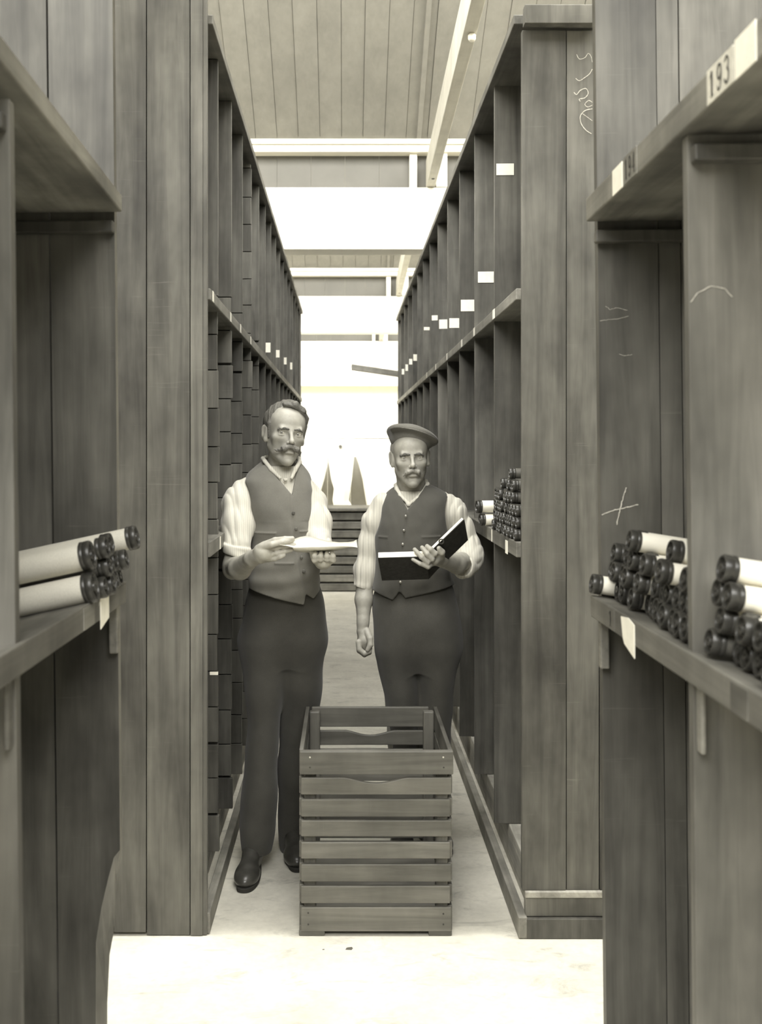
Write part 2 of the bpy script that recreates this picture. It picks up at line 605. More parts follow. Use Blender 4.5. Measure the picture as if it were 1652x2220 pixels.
# chalk marks on the end panel of the right rack
m = MB()
nr = (0, -1, 0)
def chalk(m, pts, w=.004, Z=Y0 - .0005):
    q = []
    n = len(pts)
    for i in range(n - 1):
        p0, p1, p2, p3 = [np.array(pts[j], float) for j in (max(i - 1, 0), i, i + 1, min(i + 2, n - 1))]
        for k in range(6):
            t = k / 6
            q.append(.5 * (2 * p1 + (p2 - p0) * t + (2 * p0 - 5 * p1 + 4 * p2 - p3) * t * t + (3 * p1 - p0 - 3 * p2 + p3) * t ** 3))
    q.append(np.array(pts[-1], float))
    pts = q
    m = MB()
    m.ribbon([P(x, y, Z) for x, y in pts], [w * random.uniform(.3, .5) for _ in pts], nr)
    m.build('chalk_mark', CHALK, RR)
chalk(m, [(1250, 118), (1256, 128), (1268, 125), (1275, 116), (1281, 122), (1284, 135)])
chalk(m, [(1248, 170), (1256, 175), (1268, 168), (1278, 160), (1284, 150)], .005)
chalk(m, [(1244, 200), (1250, 205), (1258, 196), (1270, 192), (1275, 202), (1268, 212), (1256, 215), (1258, 220)], .006)
chalk(m, [(1284, 228), (1274, 232), (1268, 226), (1276, 218), (1284, 222)], .005)
chalk(m, [(1284, 236), (1268, 240), (1258, 252), (1260, 268), (1270, 282), (1282, 290)], .006)
chalk(m, [(1262, 246), (1276, 256), (1284, 262)], .004)

# ---------------- foreground racks
YA_R, YB_R = 2.185, 1.575
XFR = .502
YA_L, YB_L = 2.235, 1.520
XFL = -.470
TILT = math.tan(math.radians(9))


def foreground_rack(side, xf, ya, yb, label):
    t = empty('storage_rack', (xf + side * DEPTH / 2, (ya + yb) / 2, 0))
    yn = yb - .62
    m = MB()
    if side > 0:
        ed = [(1288 - VX) / 1052., (1421 - VX) / 1052., (1470 - VX) / 1052., xf + DEPTH]
        boards_x(m, ed, ya, ya + .025, .002, 3.3, (0, 1, 3))
    else:
        # worn panel: its lower front corner is broken away
        out = [(262, 200), (262, 1848), (248, 1930), (243, 2035), (234, 2085), (229, 2190), (229, 2640)]
        inn = [(262, 200), (262, 1846), (249, 1862), (236, 1910), (222, 1970), (210, 2045), (209, 2640)]
        Z = ya
        fix = lambda q: [(x - (max(0.0, .0112 * (1.27 - (HC - (y - VY) * ya / F))) * F / ya if y > 1800 else 0), y) for x, y in q]
        out, inn = fix(out), fix(inn)
        A = [P(x, y, Z) for x, y in inn]
        B = [P(x, y, Z) + np.array([0, .025, 0]) for x, y in out]
        A[0][2] = B[0][2] = 3.3
        A[-1][2] = B[-1][2] = .002
        xb = (118 - VX) * Z / F
        A2 = [np.array([xb + .002, ya, p[2]]) for p in A]
        B2 = [np.array([xb + .002, ya + .025, p[2]]) for p in B]
        n = len(A)
        vs = A + B + A2 + B2
        fs = []
        for i in range(n - 1):
            fs += [(2 * n + i, 2 * n + i + 1, i + 1, i), (n + i, n + i + 1, 3 * n + i + 1, 3 * n + i)]
        m.add(vs, fs, 0)
        m.add(A + B, [(i, i + 1, n + i + 1, n + i) for i in range(n - 1)], 3)
        boards_x(m, [xb - .001, xf - DEPTH], ya, ya + .025, .002, 3.3, (1,))
    ep = m.build('end_panel', [WOOD[0], WOOD[1], WOOD[2], WOOD[3]], t)
    for y in (yb,):
        m = MB()
        for (d0, d1, q) in ((.0, .24, 0), (.243, DEPTH, 1)):
            side_box(m, side, xf, d0, d1, y, y + .022, .002, HC + (.472 if side > 0 else .500), q)
        m.build('upright', [WOOD[3], WOOD[3]] if side > 0 else [WOOD[1], WOOD[0]], t, bevel=.0015)  # right upright: brighter light on it is put into a paler wood colour
    # upper shelf (its near end stands a little higher on the left)
    d = .028 if side < 0 else 0.0
    zt, zb = (HC + .532, HC + .496) if side < 0 else (HC + .52, HC + .472)
    y1, y0 = ya - .004, yn - .1
    ye = ya - .02
    x0, x1 = xf - side * .012, xf + side * DEPTH
    m = MB()
    m.hexa([(x0, y0, zb + 2 * d), (x1, y0, zb + 2 * d), (x1, y1, zb), (x0, y1, zb),
            (x0, y0, zt + 2 * d), (x1, y0, zt + 2 * d), (x1, y1, zt), (x0, y1, zt)])
    us = m.build('shelf', WOODH[1], t, bevel=.003)
    # lower shelf, sloping down into the rack
    zt = 1.266 if side > 0 else 1.281
    TILT = math.tan(math.radians(9 if side > 0 else 12))
    th = .045
    s = side
    m = MB()
    m.hexa([(x0, y0, zt - th), (x1, y0, zt - th - DEPTH * TILT), (x1, y1, zt - th - DEPTH * TILT), (x0, y1, zt - th),
            (x0, y0, zt), (x1, y0, zt - DEPTH * TILT), (x1, y1, zt - DEPTH * TILT), (x0, y1, zt)])
    m.build('shelf', WOODH[0], t, bevel=.003)
    # cleats under the shelves, nailed to the panels
    for (y, z0, z1) in ((ya, zt - th - .115, zt - th - .03), (yb, zt - th - .115, zt - th - .03)):
        m = MB(); side_box(m, side, xf, .004, .022 if y == ya else .012, y - .022, y, z0 + .01, z1 + .028); m.build('cleat', WOODH[1], t, bevel=.003)
    for y in (ya, yb):
        m = MB(); side_box(m, side, xf, .004, .5, y - .024, y, zb - .115 + .07, zb - .02); m.build('cleat', WOOD[2], t, bevel=.003)
    m = MB()
    k = 0
    y = y0
    while y < ya:
        side_box(m, side, xf, DEPTH, DEPTH + .02, y, min(y + .298, ya), .02, HC + .52, k % 2)
        y += .3; k += 1
    m.build('back_panel', [WOOD[2], WOOD[0]], t)
    # boarding above the upper shelf
    m = MB()
    e = [xf + side * q for q in (.04, .30, .45, DEPTH)]
    tag(t, label, 'rack')
    return t, us


FR, FRs = foreground_rack(1, XFR, YA_R, YB_R, 'nearest wooden rack at the right edge with numbered shelf edge')
FL, FLs = foreground_rack(-1, XFL, YA_L, YB_L, 'nearest wooden rack at the left edge with broken lower corner')
# numbers and labels on the upper right shelf edge
xs = XFR - .012
zc = HC + .496
def yat(px, X=xs + .005):
    return X * F / (px - VX)
number_plate(FR, '193', yat(1562), zc, xs, -1, .047, abs(yat(1534) - yat(1591)), OLDCARD)
number_plate(FR, '194', yat(1367), zc, xs, -1, .047, abs(yat(1353) - yat(1381)), WOODH[1])
card_x(FR, yat(1329), yat(1350), zc - .024, zc + .022, xs, -1, CARD)
card_x(FR, yat(1595), yat(1640), zc - .024, zc + .026, xs, -1, CARD)
m = MB()
m.box(xs - .003, xs, yat(1363), yat(1377) , 0, 0)
# label hanging over the lower right shelf edge, torn at the top
zl = 1.266
yy0, yy1 = yat(1351, xs + .014), yat(1376, xs + .014)
m = MB()
m.prism([(xs, yy0, zl - .042), (xs, yy0 - .01, zl - .052), (xs, yy1, zl - .066), (xs, yy1, zl - .008), (xs, (yy0 + yy1) / 2, zl - .001), (xs, yy0 + .012, zl - .006)], (-.0015, 0, 0))
m.build('paper_label', CARD, FR)
number_plate(FR, '1', yat(1325, xs + .014), zl - .022, xs, -1, .04, .05, WOODH[0])
card_x(FR, yat(1585, xs + .014), yat(1622, xs + .014), zl - .043, zl - .004, xs, -1, WOODH[1], 'number_plate')
# left lower shelf label
xl_ = XFL + .012
def yatl(px):
    return abs(xl_) * F / (VX - px)
m = MB()
a, b_ = yatl(219), yatl(237)
m.prism([(xl_, a, 1.281 - .062), (xl_, b_, 1.281 - .05), (xl_, b_, 1.281 + .001), (xl_, a, 1.281 + .001)], (.0015, 0, 0))
m.prism([(xl_, a - .01, 1.263), (xl_ - .02, b_, 1.286), (xl_ + .001, b_ + .01, 1.281), (xl_ + .002, a, 1.2805)], (0, 0, .0012))
m.build('paper_label', CARD, FL)
card_x(FL, yatl(183), yatl(206), 1.281 - .043, 1.281 - .004, xl_, 1, WOODH[1], 'number_plate')
# chalk cross on the right panel
Z = YA_R - .0006
def chk(pts, w, Z=Z):
    m = MB()
    q = []
    for i in range(len(pts) - 1):
        for k in range(4):
            u = k / 4
            q.append((pts[i][0] * (1 - u) + pts[i + 1][0] * u, pts[i][1] * (1 - u) + pts[i + 1][1] * u))
    q.append(pts[-1])
    m.ribbon([P(x + random.uniform(-.8, .8), y + random.uniform(-.8, .8), Z) for x, y in q], [w * random.uniform(.7, 1.2) for _ in q], nr, .0006)
    m.build('chalk_mark', CHALK, FR)
chk([(1291, 1113), (1305, 1107), (1320, 1102), (1340, 1098), (1356, 1095), (1371, 1091)], .0024)
chk([(1345, 1054), (1340, 1070), (1334, 1090), (1329, 1110), (1324, 1134)], .0024, YA_R - .0016)
for q in ([(1305, 660), (1315, 668), (1330, 664), (1352, 670)], [(1292, 692), (1310, 690), (1335, 688), (1355, 682)], [(1332, 765), (1345, 768), (1362, 766)]):
    chk(q, .0008)
for q in ([(1485, 650), (1500, 630), (1530, 615), (1560, 622), (1575, 640)], [(1562, 1225), (1578, 1214), (1592, 1206)]):
    chk(q, .0014, YB_R - .0006)

# ================================================================== ROLLERS
def make_roller(R, L, barrel_mat, seedy=0):
    t = empty('roller')
    m = MB()
    m.lathe_x([(0.012, R * .3), (.012, R * .9), (L, R * .9), (L, .0005)], 32)
    m.build('barrel', barrel_mat, t, smooth=True)
    t.children[0].data.polygons.foreach_set('use_smooth', [True] * len(t.children[0].data.polygons))
    m = MB()
    prof = [(.004, .0005), (.004, R * .13), (-.002, R * .15), (-.002, R * .34), (.004, R * .38), (.004, R * .74), (-.001, R * .80),
            (-.001, R * .93), (.002, R), (.010, R), (.012, R * .96), (.014, R), (.018, R), (.020, R * .88)]
    m.lathe_x(prof, 32)
    m.box(.0025, .0045, -R * .72, R * .72, -R * .05, R * .05, 1)
    o = m.build('end_cap', [CAPM, CAPG], t, smooth=True)
    o.data.set_sharp_from_angle(angle=math.radians(38))
    t.children[0].data.set_sharp_from_angle(angle=math.radians(38))
    return t


ROLL_PROTOS = {}
XFRr = XFR + .012
def roller(R, L, kind, loc, rot, label, group):
    key = (R, L, kind)
    if key not in ROLL_PROTOS:
        t = make_roller(R, L, {'c': ROLLC, 'w': ROLLW, 'd': ROLLD}[kind])
        ROLL_PROTOS[key] = t
    else:
        t = copy_tree(ROLL_PROTOS[key])
    t.location = loc
    t.rotation_euler = rot
    tag(t, label, 'roller', group)
    return t


ANG = math.radians(9)
GRN = 'rollers piled on the right foreground shelf'
R = .0205
# main pile: bay between the two right uprights
rows = [12, 12, 11, 3]
starts = [2.1155, 2.137, 2.1155]
spec = {}
RH = R * 1.76
for r, n in enumerate(rows):
    for c in range(n):
        y = (starts[r] - c * (2 * R + .002)) if r < 3 else [2.0085, 1.9655, 1.7935][c]
        if r == 2 and c in (6, 9):
            continue
        if y < 1.622:
            continue
        jx = random.uniform(-.012, .02)
        X = XFRr + .022 + jx
        z = 1.266 - (X - (XFRr - .012)) * math.tan(ANG) + R / math.cos(ANG) + r * RH + .001
        k = 'w' if (r >= 2 or random.random() < .3) else 'd'
        rr = (random.uniform(0, 6.28), ANG, random.uniform(-.01, .01))
        lab = 'roller %s from far panel in %s row of right foreground pile' % (ORD[c], ['bottom', 'second', 'third', 'topmost'][r])
        roller(R, .36, k, (X, y, z), rr, lab, GRN)
# one more sticking out past the panel at the far left of the pile
t = roller(R, .36, 'w', (XFRr - .008, 2.16, 1.266 + R + .03), (0.4, ANG, 0), 'roller poking out farthest left beyond the right foreground panel edge', GRN)
t.location = (XFRr - .012, 2.1585, 1.266 + R + .001 + RH * 0 + .0005)
GRB = 'rollers at the right edge beyond the nearest upright'
rows2 = [13, 11]
for r, n in enumerate(rows2):
    for c in range(n):
        y = 1.525 - r * R - c * (2 * R + .002)
        X = XFRr + .018 + random.uniform(-.01, .02)
        z = 1.266 - (X - (XFRr - .012)) * math.tan(ANG) + R / math.cos(ANG) + r * RH + .001
        roller(R, .36, 'w' if r else 'd', (X, y, z), (random.uniform(0, 6), ANG, 0),
               'roller %s from nearest upright in %s row at right edge' % (ORD[c], ['bottom', 'upper'][r]), GRB)
R2 = .0205
for (y, r, lab) in ((1.525, 2, 'white roller under the topmost one beside the nearest right upright'),
                    (1.4825, 2, 'white roller second from the nearest right upright in the third layer'),
                    (1.5037, 3, 'topmost white roller beside the nearest right upright at the right edge')):
    X = XFRr + .02
    z = 1.266 - (X - (XFRr - .012)) * math.tan(ANG) + R / math.cos(ANG) + r * RH + .002
    roller(R2, .36, 'w', (X, y, z), (random.uniform(0, 6), ANG, 0), lab, GRB)

# left foreground shelf
GL = 'rollers on the left foreground shelf'
def left_roller(R, px, py, Z, kind, lab, L=.36, dx=0, rz=math.pi):
    p = P(px, py, Z)
    roller(R, L, kind, tuple(p), (random.uniform(0, 6), ANG * 1.35, rz), lab, GL)
def left_at(R, y, z, kind, lab, dx=0.0):
    roller(R, .36, kind, (XFL + .020 + dx, y, z), (random.uniform(0, 6), ANG * 1.35, math.pi), lab, GL)
ZS = 1.283
left_at(.0285, 1.925, ZS + .0285, 'c', 'large cloth-covered roller lying lowest and nearest on the left foreground shelf', -.004)
left_at(.0275, 1.930, ZS + .0855, 'c', 'large cloth-covered roller resting on top of the lowest one on the left shelf', -.010)
left_at(.0250, 2.190, ZS + .097, 'c', 'cloth-covered roller on top at back of left shelf, cap poking out farthest', .020)
for k in range(5):
    left_at(.0205, 1.987 + .0432 * k, ZS + .0205, 'd', 'small roller in bottom row on left shelf, %s behind the large rollers' % ORD[k], random.uniform(-.010, .012))
for k in range(4):
    left_at(.0205, 2.0085 + .0432 * k, ZS + .0575, 'd' if k < 3 else 'c', 'small roller in middle row on left shelf, %s behind the large rollers' % ORD[k], random.uniform(-.010, .012))
for k in range(3):
    left_at(.0205, 1.987 + .0435 * k, ZS + .0950, 'c', 'small roller in top row on left shelf, %s behind the large rollers' % ORD[k], random.uniform(-.012, .006))

# corridor shelf, right: dense stack of little rollers
GC = 'small rollers stacked on the corridor shelf by the right end panel'
R3 = .0195
nn = [14, 14, 14, 12, 9, 4]
for r, n in enumerate(nn):
    for c in range(n):
        y = 3.465 + c * (2 * R3 + .001) + (r % 2) * .002
        if r == 3 and c < 2: continue
        if r == 4 and c not in (2, 3, 8, 4): continue
        if r == 5 and c not in (3,): continue
        if y > 4.0 - R3: continue
        X = XR - .014 + random.uniform(-.004, .010)
        z = 1.263 + R3 + r * (2 * R3 + .0005)
        if r == 4: z -= .0
        if r == 5: z -= 0
        lab = 'small dark roller %s from end panel in %s layer of corridor shelf stack' % (ORD[c], ['bottom', 'second', 'third', 'fourth', 'fifth', 'topmost'][r])
        roller(R3, .3, 'd', (X, y, z), (random.choice([0, 1.57, .7, 2.2]), 0, 0), lab, GC)
# two pale ones in the next bay
roller(.024, .3, 'w', (XR - .040, 4.13, 1.263 + .0245), (0.5, 0, .10), 'lower of the two pale rollers lying beside the dark stack on the corridor shelf', 'pale rollers on the corridor shelf')
roller(.026, .3, 'w', (XR - .052, 4.135, 1.263 + .0755), (0.2, 0, .10), 'upper of the two pale rollers lying beside the dark stack on the corridor shelf', 'pale rollers on the corridor shelf')

# ================================================================== CRATE
def crate():
    y0, y1 = 3.40, 3.985
    s = F / y0
    xl, xr = -.145, .343
    t = empty('slatted_crate', ((xl + xr) / 2, (y0 + y1) / 2, 0))
    th = .018
    zsl = []
    def zz(py): return HC - (py - VY) / s
    bands = [(1627, 1677), (1686, 1723), (1733, 1771), (1779, 1814), (1826, 1862), (1874, 1912), (1921, 1959), (1967, 2020)]
    def slat(xa, xb, ya, yb, z0, z1, mat_, name, scoop=False, i=0):
        m = MB()
        if scoop:
            n = 24
            top = []
            for k in range(n + 1):
                u = k / n
                x = xa + (xb - xa) * u
                q = (u - .5) / .2
                dip = .018 * (0 if abs(q) > 1 else (.5 + .5 * math.cos(math.pi * q)) ** .6)
                top.append((x, ya, z1 - dip))
            m.prism([(xa, ya, z0), (xb, ya, z0)] + top[::-1], (0, yb - ya, 0))
        else:
            m.box(xa, xb, ya, yb, z0, z1)
        return m.build(name, mat_, t, bevel=.003)
    for i, (a, b_) in enumerate(bands):
        z1, z0 = zz(a), zz(b_)
        if i == 0:
            slat(xl, xr + .003, y0 - .012, y0 + .012, z0, z1, CRATEM[0], 'rail')
            slat(xl + .02, xr - .03, y1 - .014, y1 + .004, z0, z1, CRATEM[2], 'rail')
        else:
            nm = 'slat'
            slat(xl + .004, xr - .006 + .004 * (i % 2), y0, y0 + .014, z0, z1, CRATEM[i % 3], nm, i == 1)
            slat(xl + .02, xr - .03, y1 - .014, y1, z0, z1, CRATEM[(i + 1) % 3], nm, i == 1)
        # the long sides
        for (xa, xb) in ((xl - .002, xl + .012), (xr - .012, xr + .002)):
            m = MB(); m.box(xa, xb, y0 + .014, y1 - .001, z0 + (.0 if i else -.002), z1)
            m.build('rail' if i == 0 else 'slat', CRATEY, t, bevel=.002)
    # corner posts
    zt = zz(1630)
    for (xa, xb) in ((xl + .012, xl + .052), (xr - .052, xr - .012)):
        for (ya, yb) in ((y0 + .014, y0 + .04), (y1 - .045, y1 - .014)):
            m = MB(); m.box(xa, xb, ya, yb, .012, zt - .004)
            m.build('corner_post', CRATEZ, t, bevel=.006)
    m = MB(); m.box(xl + .012, xr - .012, y0 + .014, y1 - .014, .03, .044)
    m.build('bottom_board', CRATEM[1], t)
    for (xa, xb) in ((xl - .003, xl + .08), (xr - .075, xr)):
        m = MB(); m.box(xa, xb, y0 + .002, y1, .0005, .018)
        m.build('runner', CRATEM[2], t, bevel=.003)
    m = MB(); m.box(xl + .0, xr, y0 + .004, y0 + .012, .018, .032)
    m.build('slat', CRATEM[2], t)
    # screws in the front boards
    for (px, py) in [(672, 1642), (672, 1664), (961, 1642), (962, 1664), (668, 1983), (962, 1985), (962, 2008), (668, 2008)]:
        p = P(px, py, y0 - .013)
        if py > 1700: p[1] += .012
        m = MB()
        m.lathe_x([(0, .0001), (0, .0028), (.003, .003)], 10)
        m2 = MB(); m2.add([(p[0] + v[1], p[1] + v[0], p[2] + v[2]) for v in m.v], m.f)
        m2.build('screw', CHALK if py < 1650 else CAPM, t)
    tag(t, 'dark slatted wooden crate standing open on the floor in front of the two men', 'crate')


crate()

for (x, y, w, lab) in [(757, 2058, .012, 'dark wood chip on the pale floor just below the crate'), (701, 2059, .004, 'tiny dark crumb on the floor left of the wood chip')]:
    Z = HC * F / (y - VY)
    p = P(x, y, Z)
    m = MB()
    m.hexa([(p[0] - w, Z - w * .3, 0.0005), (p[0] + w * .6, Z - w * .5, .0005), (p[0] + w, Z + w * .4, .0005), (p[0] - w * .5, Z + w * .5, .0005),
            (p[0] - w * .7, Z - w * .2, w * .5), (p[0] + w * .4, Z - w * .3, w * .7), (p[0] + w * .7, Z + w * .3, w * .5), (p[0] - w * .3, Z + w * .3, w * .4)])
    tag(m.build('wood_chip', DARKW, origin=(p[0], Z, 0)), lab, 'wood chip')

# ================================================================== FAR END
# big slatted bin
yb0 = 11.65
def far_bin():
    s = F / yb0
    x0, x1 = -.36, .30
    t = empty('slatted_bin', ((x0 + x1) / 2, yb0 + .3, 0))
    z = .012
    k = 0
    while z < .88:
        for (ya, yb) in ((yb0, yb0 + .02), (yb0 + .6, yb0 + .62)):
            m = MB(); m.box(x0, x1, ya, yb, z, z + .078)
            m.build('slat', [WOODX[1], WOODX[3], WOODX[0]][k % 3], t, bevel=.006)
        for xx in (x0 + .0005, x1 - .0205):
            m = MB(); m.box(xx, xx + .02, yb0 + .021, yb0 + .599, z, z + .078)
            m.build('slat', WOODX[2], t)
        z += .097
        k += 1
    m = MB(); m.box(x0 - .02, x1 + .02, yb0 - .02, yb0 + .64, z, z + .035)
    m.build('top_board', WOODX[3], t, bevel=.006)
    for xx in (x0 + .021, x1 - .061):
        for yy in (yb0 + .021, yb0 + .56):
            m = MB(); m.box(xx, xx + .04, yy, yy + .039, .001, z)
            m.build('corner_post', WOODX[2], t)
    tag(t, 'wide slatted wooden bin at the far end of the aisle between the two men', 'bin')
    return z + .035


ztop = far_bin()
# three white sheets hanging from a line, gaps between them showing a grey board
Z = 12.9
m = MB()
x0, x1 = P(560, 0, 13.3)[0], P(960, 0, 13.3)[0]
for k in range(8):
    a, b_ = x0 + (x1 - x0) * k / 8, x0 + (x1 - x0) * (k + 1) / 8
    m.box(a + .001, b_ - .001, 13.3, 13.33, .001, 1.47)
tag(m.build('board_partition', GREYB, origin=(0, 13.3, 0)), 'low grey board partition seen through the gaps between the white sheets', 'partition')
zt = P(0, 951, Z)[2]
def sheet(lx, rx, ybot, lab):
    nx, nz = 24, 40
    vs, fs = [], []
    for k in range(nz + 1):
        y = 951 + (ybot - 951) * k / nz
        l = np.interp(y, [q[0] for q in lx], [q[1] for q in lx])
        r = np.interp(y, [q[0] for q in rx], [q[1] for q in rx])
        for i in range(nx + 1):
            px = l + (r - l) * i / nx
            p = P(px, y, Z)
            w = k / nz
            vs.append((p[0], Z + .02 * math.sin(px * .21) * w + .05 * w * math.sin((i / nx) * math.pi) * -1, p[2]))
    for k in range(nz):
        for i in range(nx):
            a = k * (nx + 1) + i
            fs.append((a, a + 1, a + nx + 2, a + nx + 1))
    m = MB(); m.add(vs, fs)
    o = m.build('hanging_sheet', SHEET, origin=(vs[nx // 2][0], Z, zt), smooth=True)
    md = o.modifiers.new('thick', 'SOLIDIFY'); md.thickness = .004
    tag(o, lab, 'sheet', 'white sheets on the line')
    return o
sheet([(951, 600)], [(951, 704.5), (1003, 711.5), (1040, 703), (1085, 690), (1120, 680)], 1118, 'white sheet hanging leftmost on the line, beside the bareheaded man')
sh = sheet([(951, 705.5), (1003, 712.5), (1040, 718), (1060, 724), (1085, 721), (1102, 725)], [(951, 768.5), (985, 768.5), (1040, 763), (1085, 756), (1093, 761), (1102, 765)], 1101, 'white sheet in the middle of the line, narrowing downwards between two gaps')
sheet([(951, 769.5), (985, 769.5), (1005, 777), (1040, 786), (1085, 793), (1120, 799)], [(951, 900)], 1118, 'white sheet hanging rightmost on the line, beside the capped man')
m = MB()
m.box(-1.7, 1.7, Z - .004, Z + .004, zt + .001, zt + .008)
o = m.build('washing_line', PAINTD, origin=(0, Z, zt + .004))
for (sx) in (-1.72, 1.72):
    m = MB(); m.box(sx - .02, sx + .02, Z - .02, Z + .02, .001, zt + .03); m.build('post', WOODX[0], o)
tag(o, 'thin dark line the white sheets hang from', 'line')
m = MB()
p = P(738, 968, Z - .03)
m.lathe_x([(0, .0001), (0, .02), (.014, .02), (.014, .0001)], 16)
m2 = MB(); m2.add([(p[0] + v[1], p[1] + v[0], p[2] + v[2]) for v in m.v], m.f)
m2.build('peg', GREYP, sh)

# plank jutting out from behind the right rack
Z = 11.75
t = empty('jutting_plank', (.95, Z, 0))
a, b_ = P(762, 790, Z), P(900, 812, Z)
m = MB()
m.hexa([(a[0], Z - .06, a[2] - .062), (b_[0] + .2, Z - .06, b_[2] - .085), (b_[0] + .2, Z + .06, b_[2] - .085), (a[0], Z + .06, a[2] - .062),
        (a[0], Z - .06, a[2]), (b_[0] + .2, Z - .06, b_[2] - .02), (b_[0] + .2, Z + .06, b_[2] - .02), (a[0], Z + .06, a[2])])
m.build('plank', WOODX[1], t, bevel=.004)
m = MB(); m.box(b_[0] + .1, b_[0] + .2, Z - .05, Z + .05, .001, b_[2] - .07)
m.build('post', WOODX[0], t)
tag(t, 'wooden plank jutting level from behind the far end of the right rack', 'plank')

# ================================================================== SDF SURFACES
def surface_nets(Fd, org, res):
    ins = Fd < 0
    nx, ny, nz = Fd.shape
    c = ins[:-1, :-1, :-1].astype(np.uint8)
    for (i, j, k) in [(1, 0, 0), (0, 1, 0), (0, 0, 1), (1, 1, 0), (1, 0, 1), (0, 1, 1), (1, 1, 1)]:
        c += ins[i:nx - 1 + i, j:ny - 1 + j, k:nz - 1 + k]
    act = (c > 0) & (c < 8)
    cells = np.argwhere(act)
    idx = np.full(act.shape, -1, np.int32)
    idx[act] = np.arange(len(cells))
    corners = np.array([(i, j, k) for i in (0, 1) for j in (0, 1) for k in (0, 1)])
    vals = np.stack([Fd[cells[:, 0] + a, cells[:, 1] + b, cells[:, 2] + d] for a, b, d in corners], 1)
    pos = np.zeros((len(cells), 3)); cnt = np.zeros(len(cells))
    for a in range(8):
        for b in range(a + 1, 8):
            if np.abs(corners[a] - corners[b]).sum() != 1:
                continue
            va, vb = vals[:, a], vals[:, b]
            cr = (va < 0) != (vb < 0)
            tt = np.where(cr, va / np.where(cr, va - vb, 1), 0)
            p = corners[a] + tt[:, None] * (corners[b] - corners[a])
            pos += p * cr[:, None]; cnt += cr
    V = (cells + pos / cnt[:, None]) * res + org
    Q = []
    for ax in range(3):
        sl0 = [slice(None)] * 3; sl1 = [slice(None)] * 3
        sl0[ax] = slice(0, -1); sl1[ax] = slice(1, None)
        o1, o2 = [a for a in range(3) if a != ax]
        for o in (o1, o2):
            sl0[o] = slice(1, -1); sl1[o] = slice(1, -1)
        A, B = ins[tuple(sl0)], ins[tuple(sl1)]
        e = np.argwhere(A != B)
        if len(e) == 0:
            continue
        e[:, o1] += 1; e[:, o2] += 1
        flip = ins[e[:, 0], e[:, 1], e[:, 2]]
        def cell(d1, d2):
            q = e.copy(); q[:, o1] -= d1; q[:, o2] -= d2
            return idx[q[:, 0], q[:, 1], q[:, 2]]
        quad = np.stack([cell(1, 1), cell(0, 1), cell(0, 0), cell(1, 0)], 1)
        if ax == 1:
            flip = ~flip
        quad[~flip] = quad[~flip][:, ::-1]
        Q.append(quad)
    return V, np.concatenate(Q)


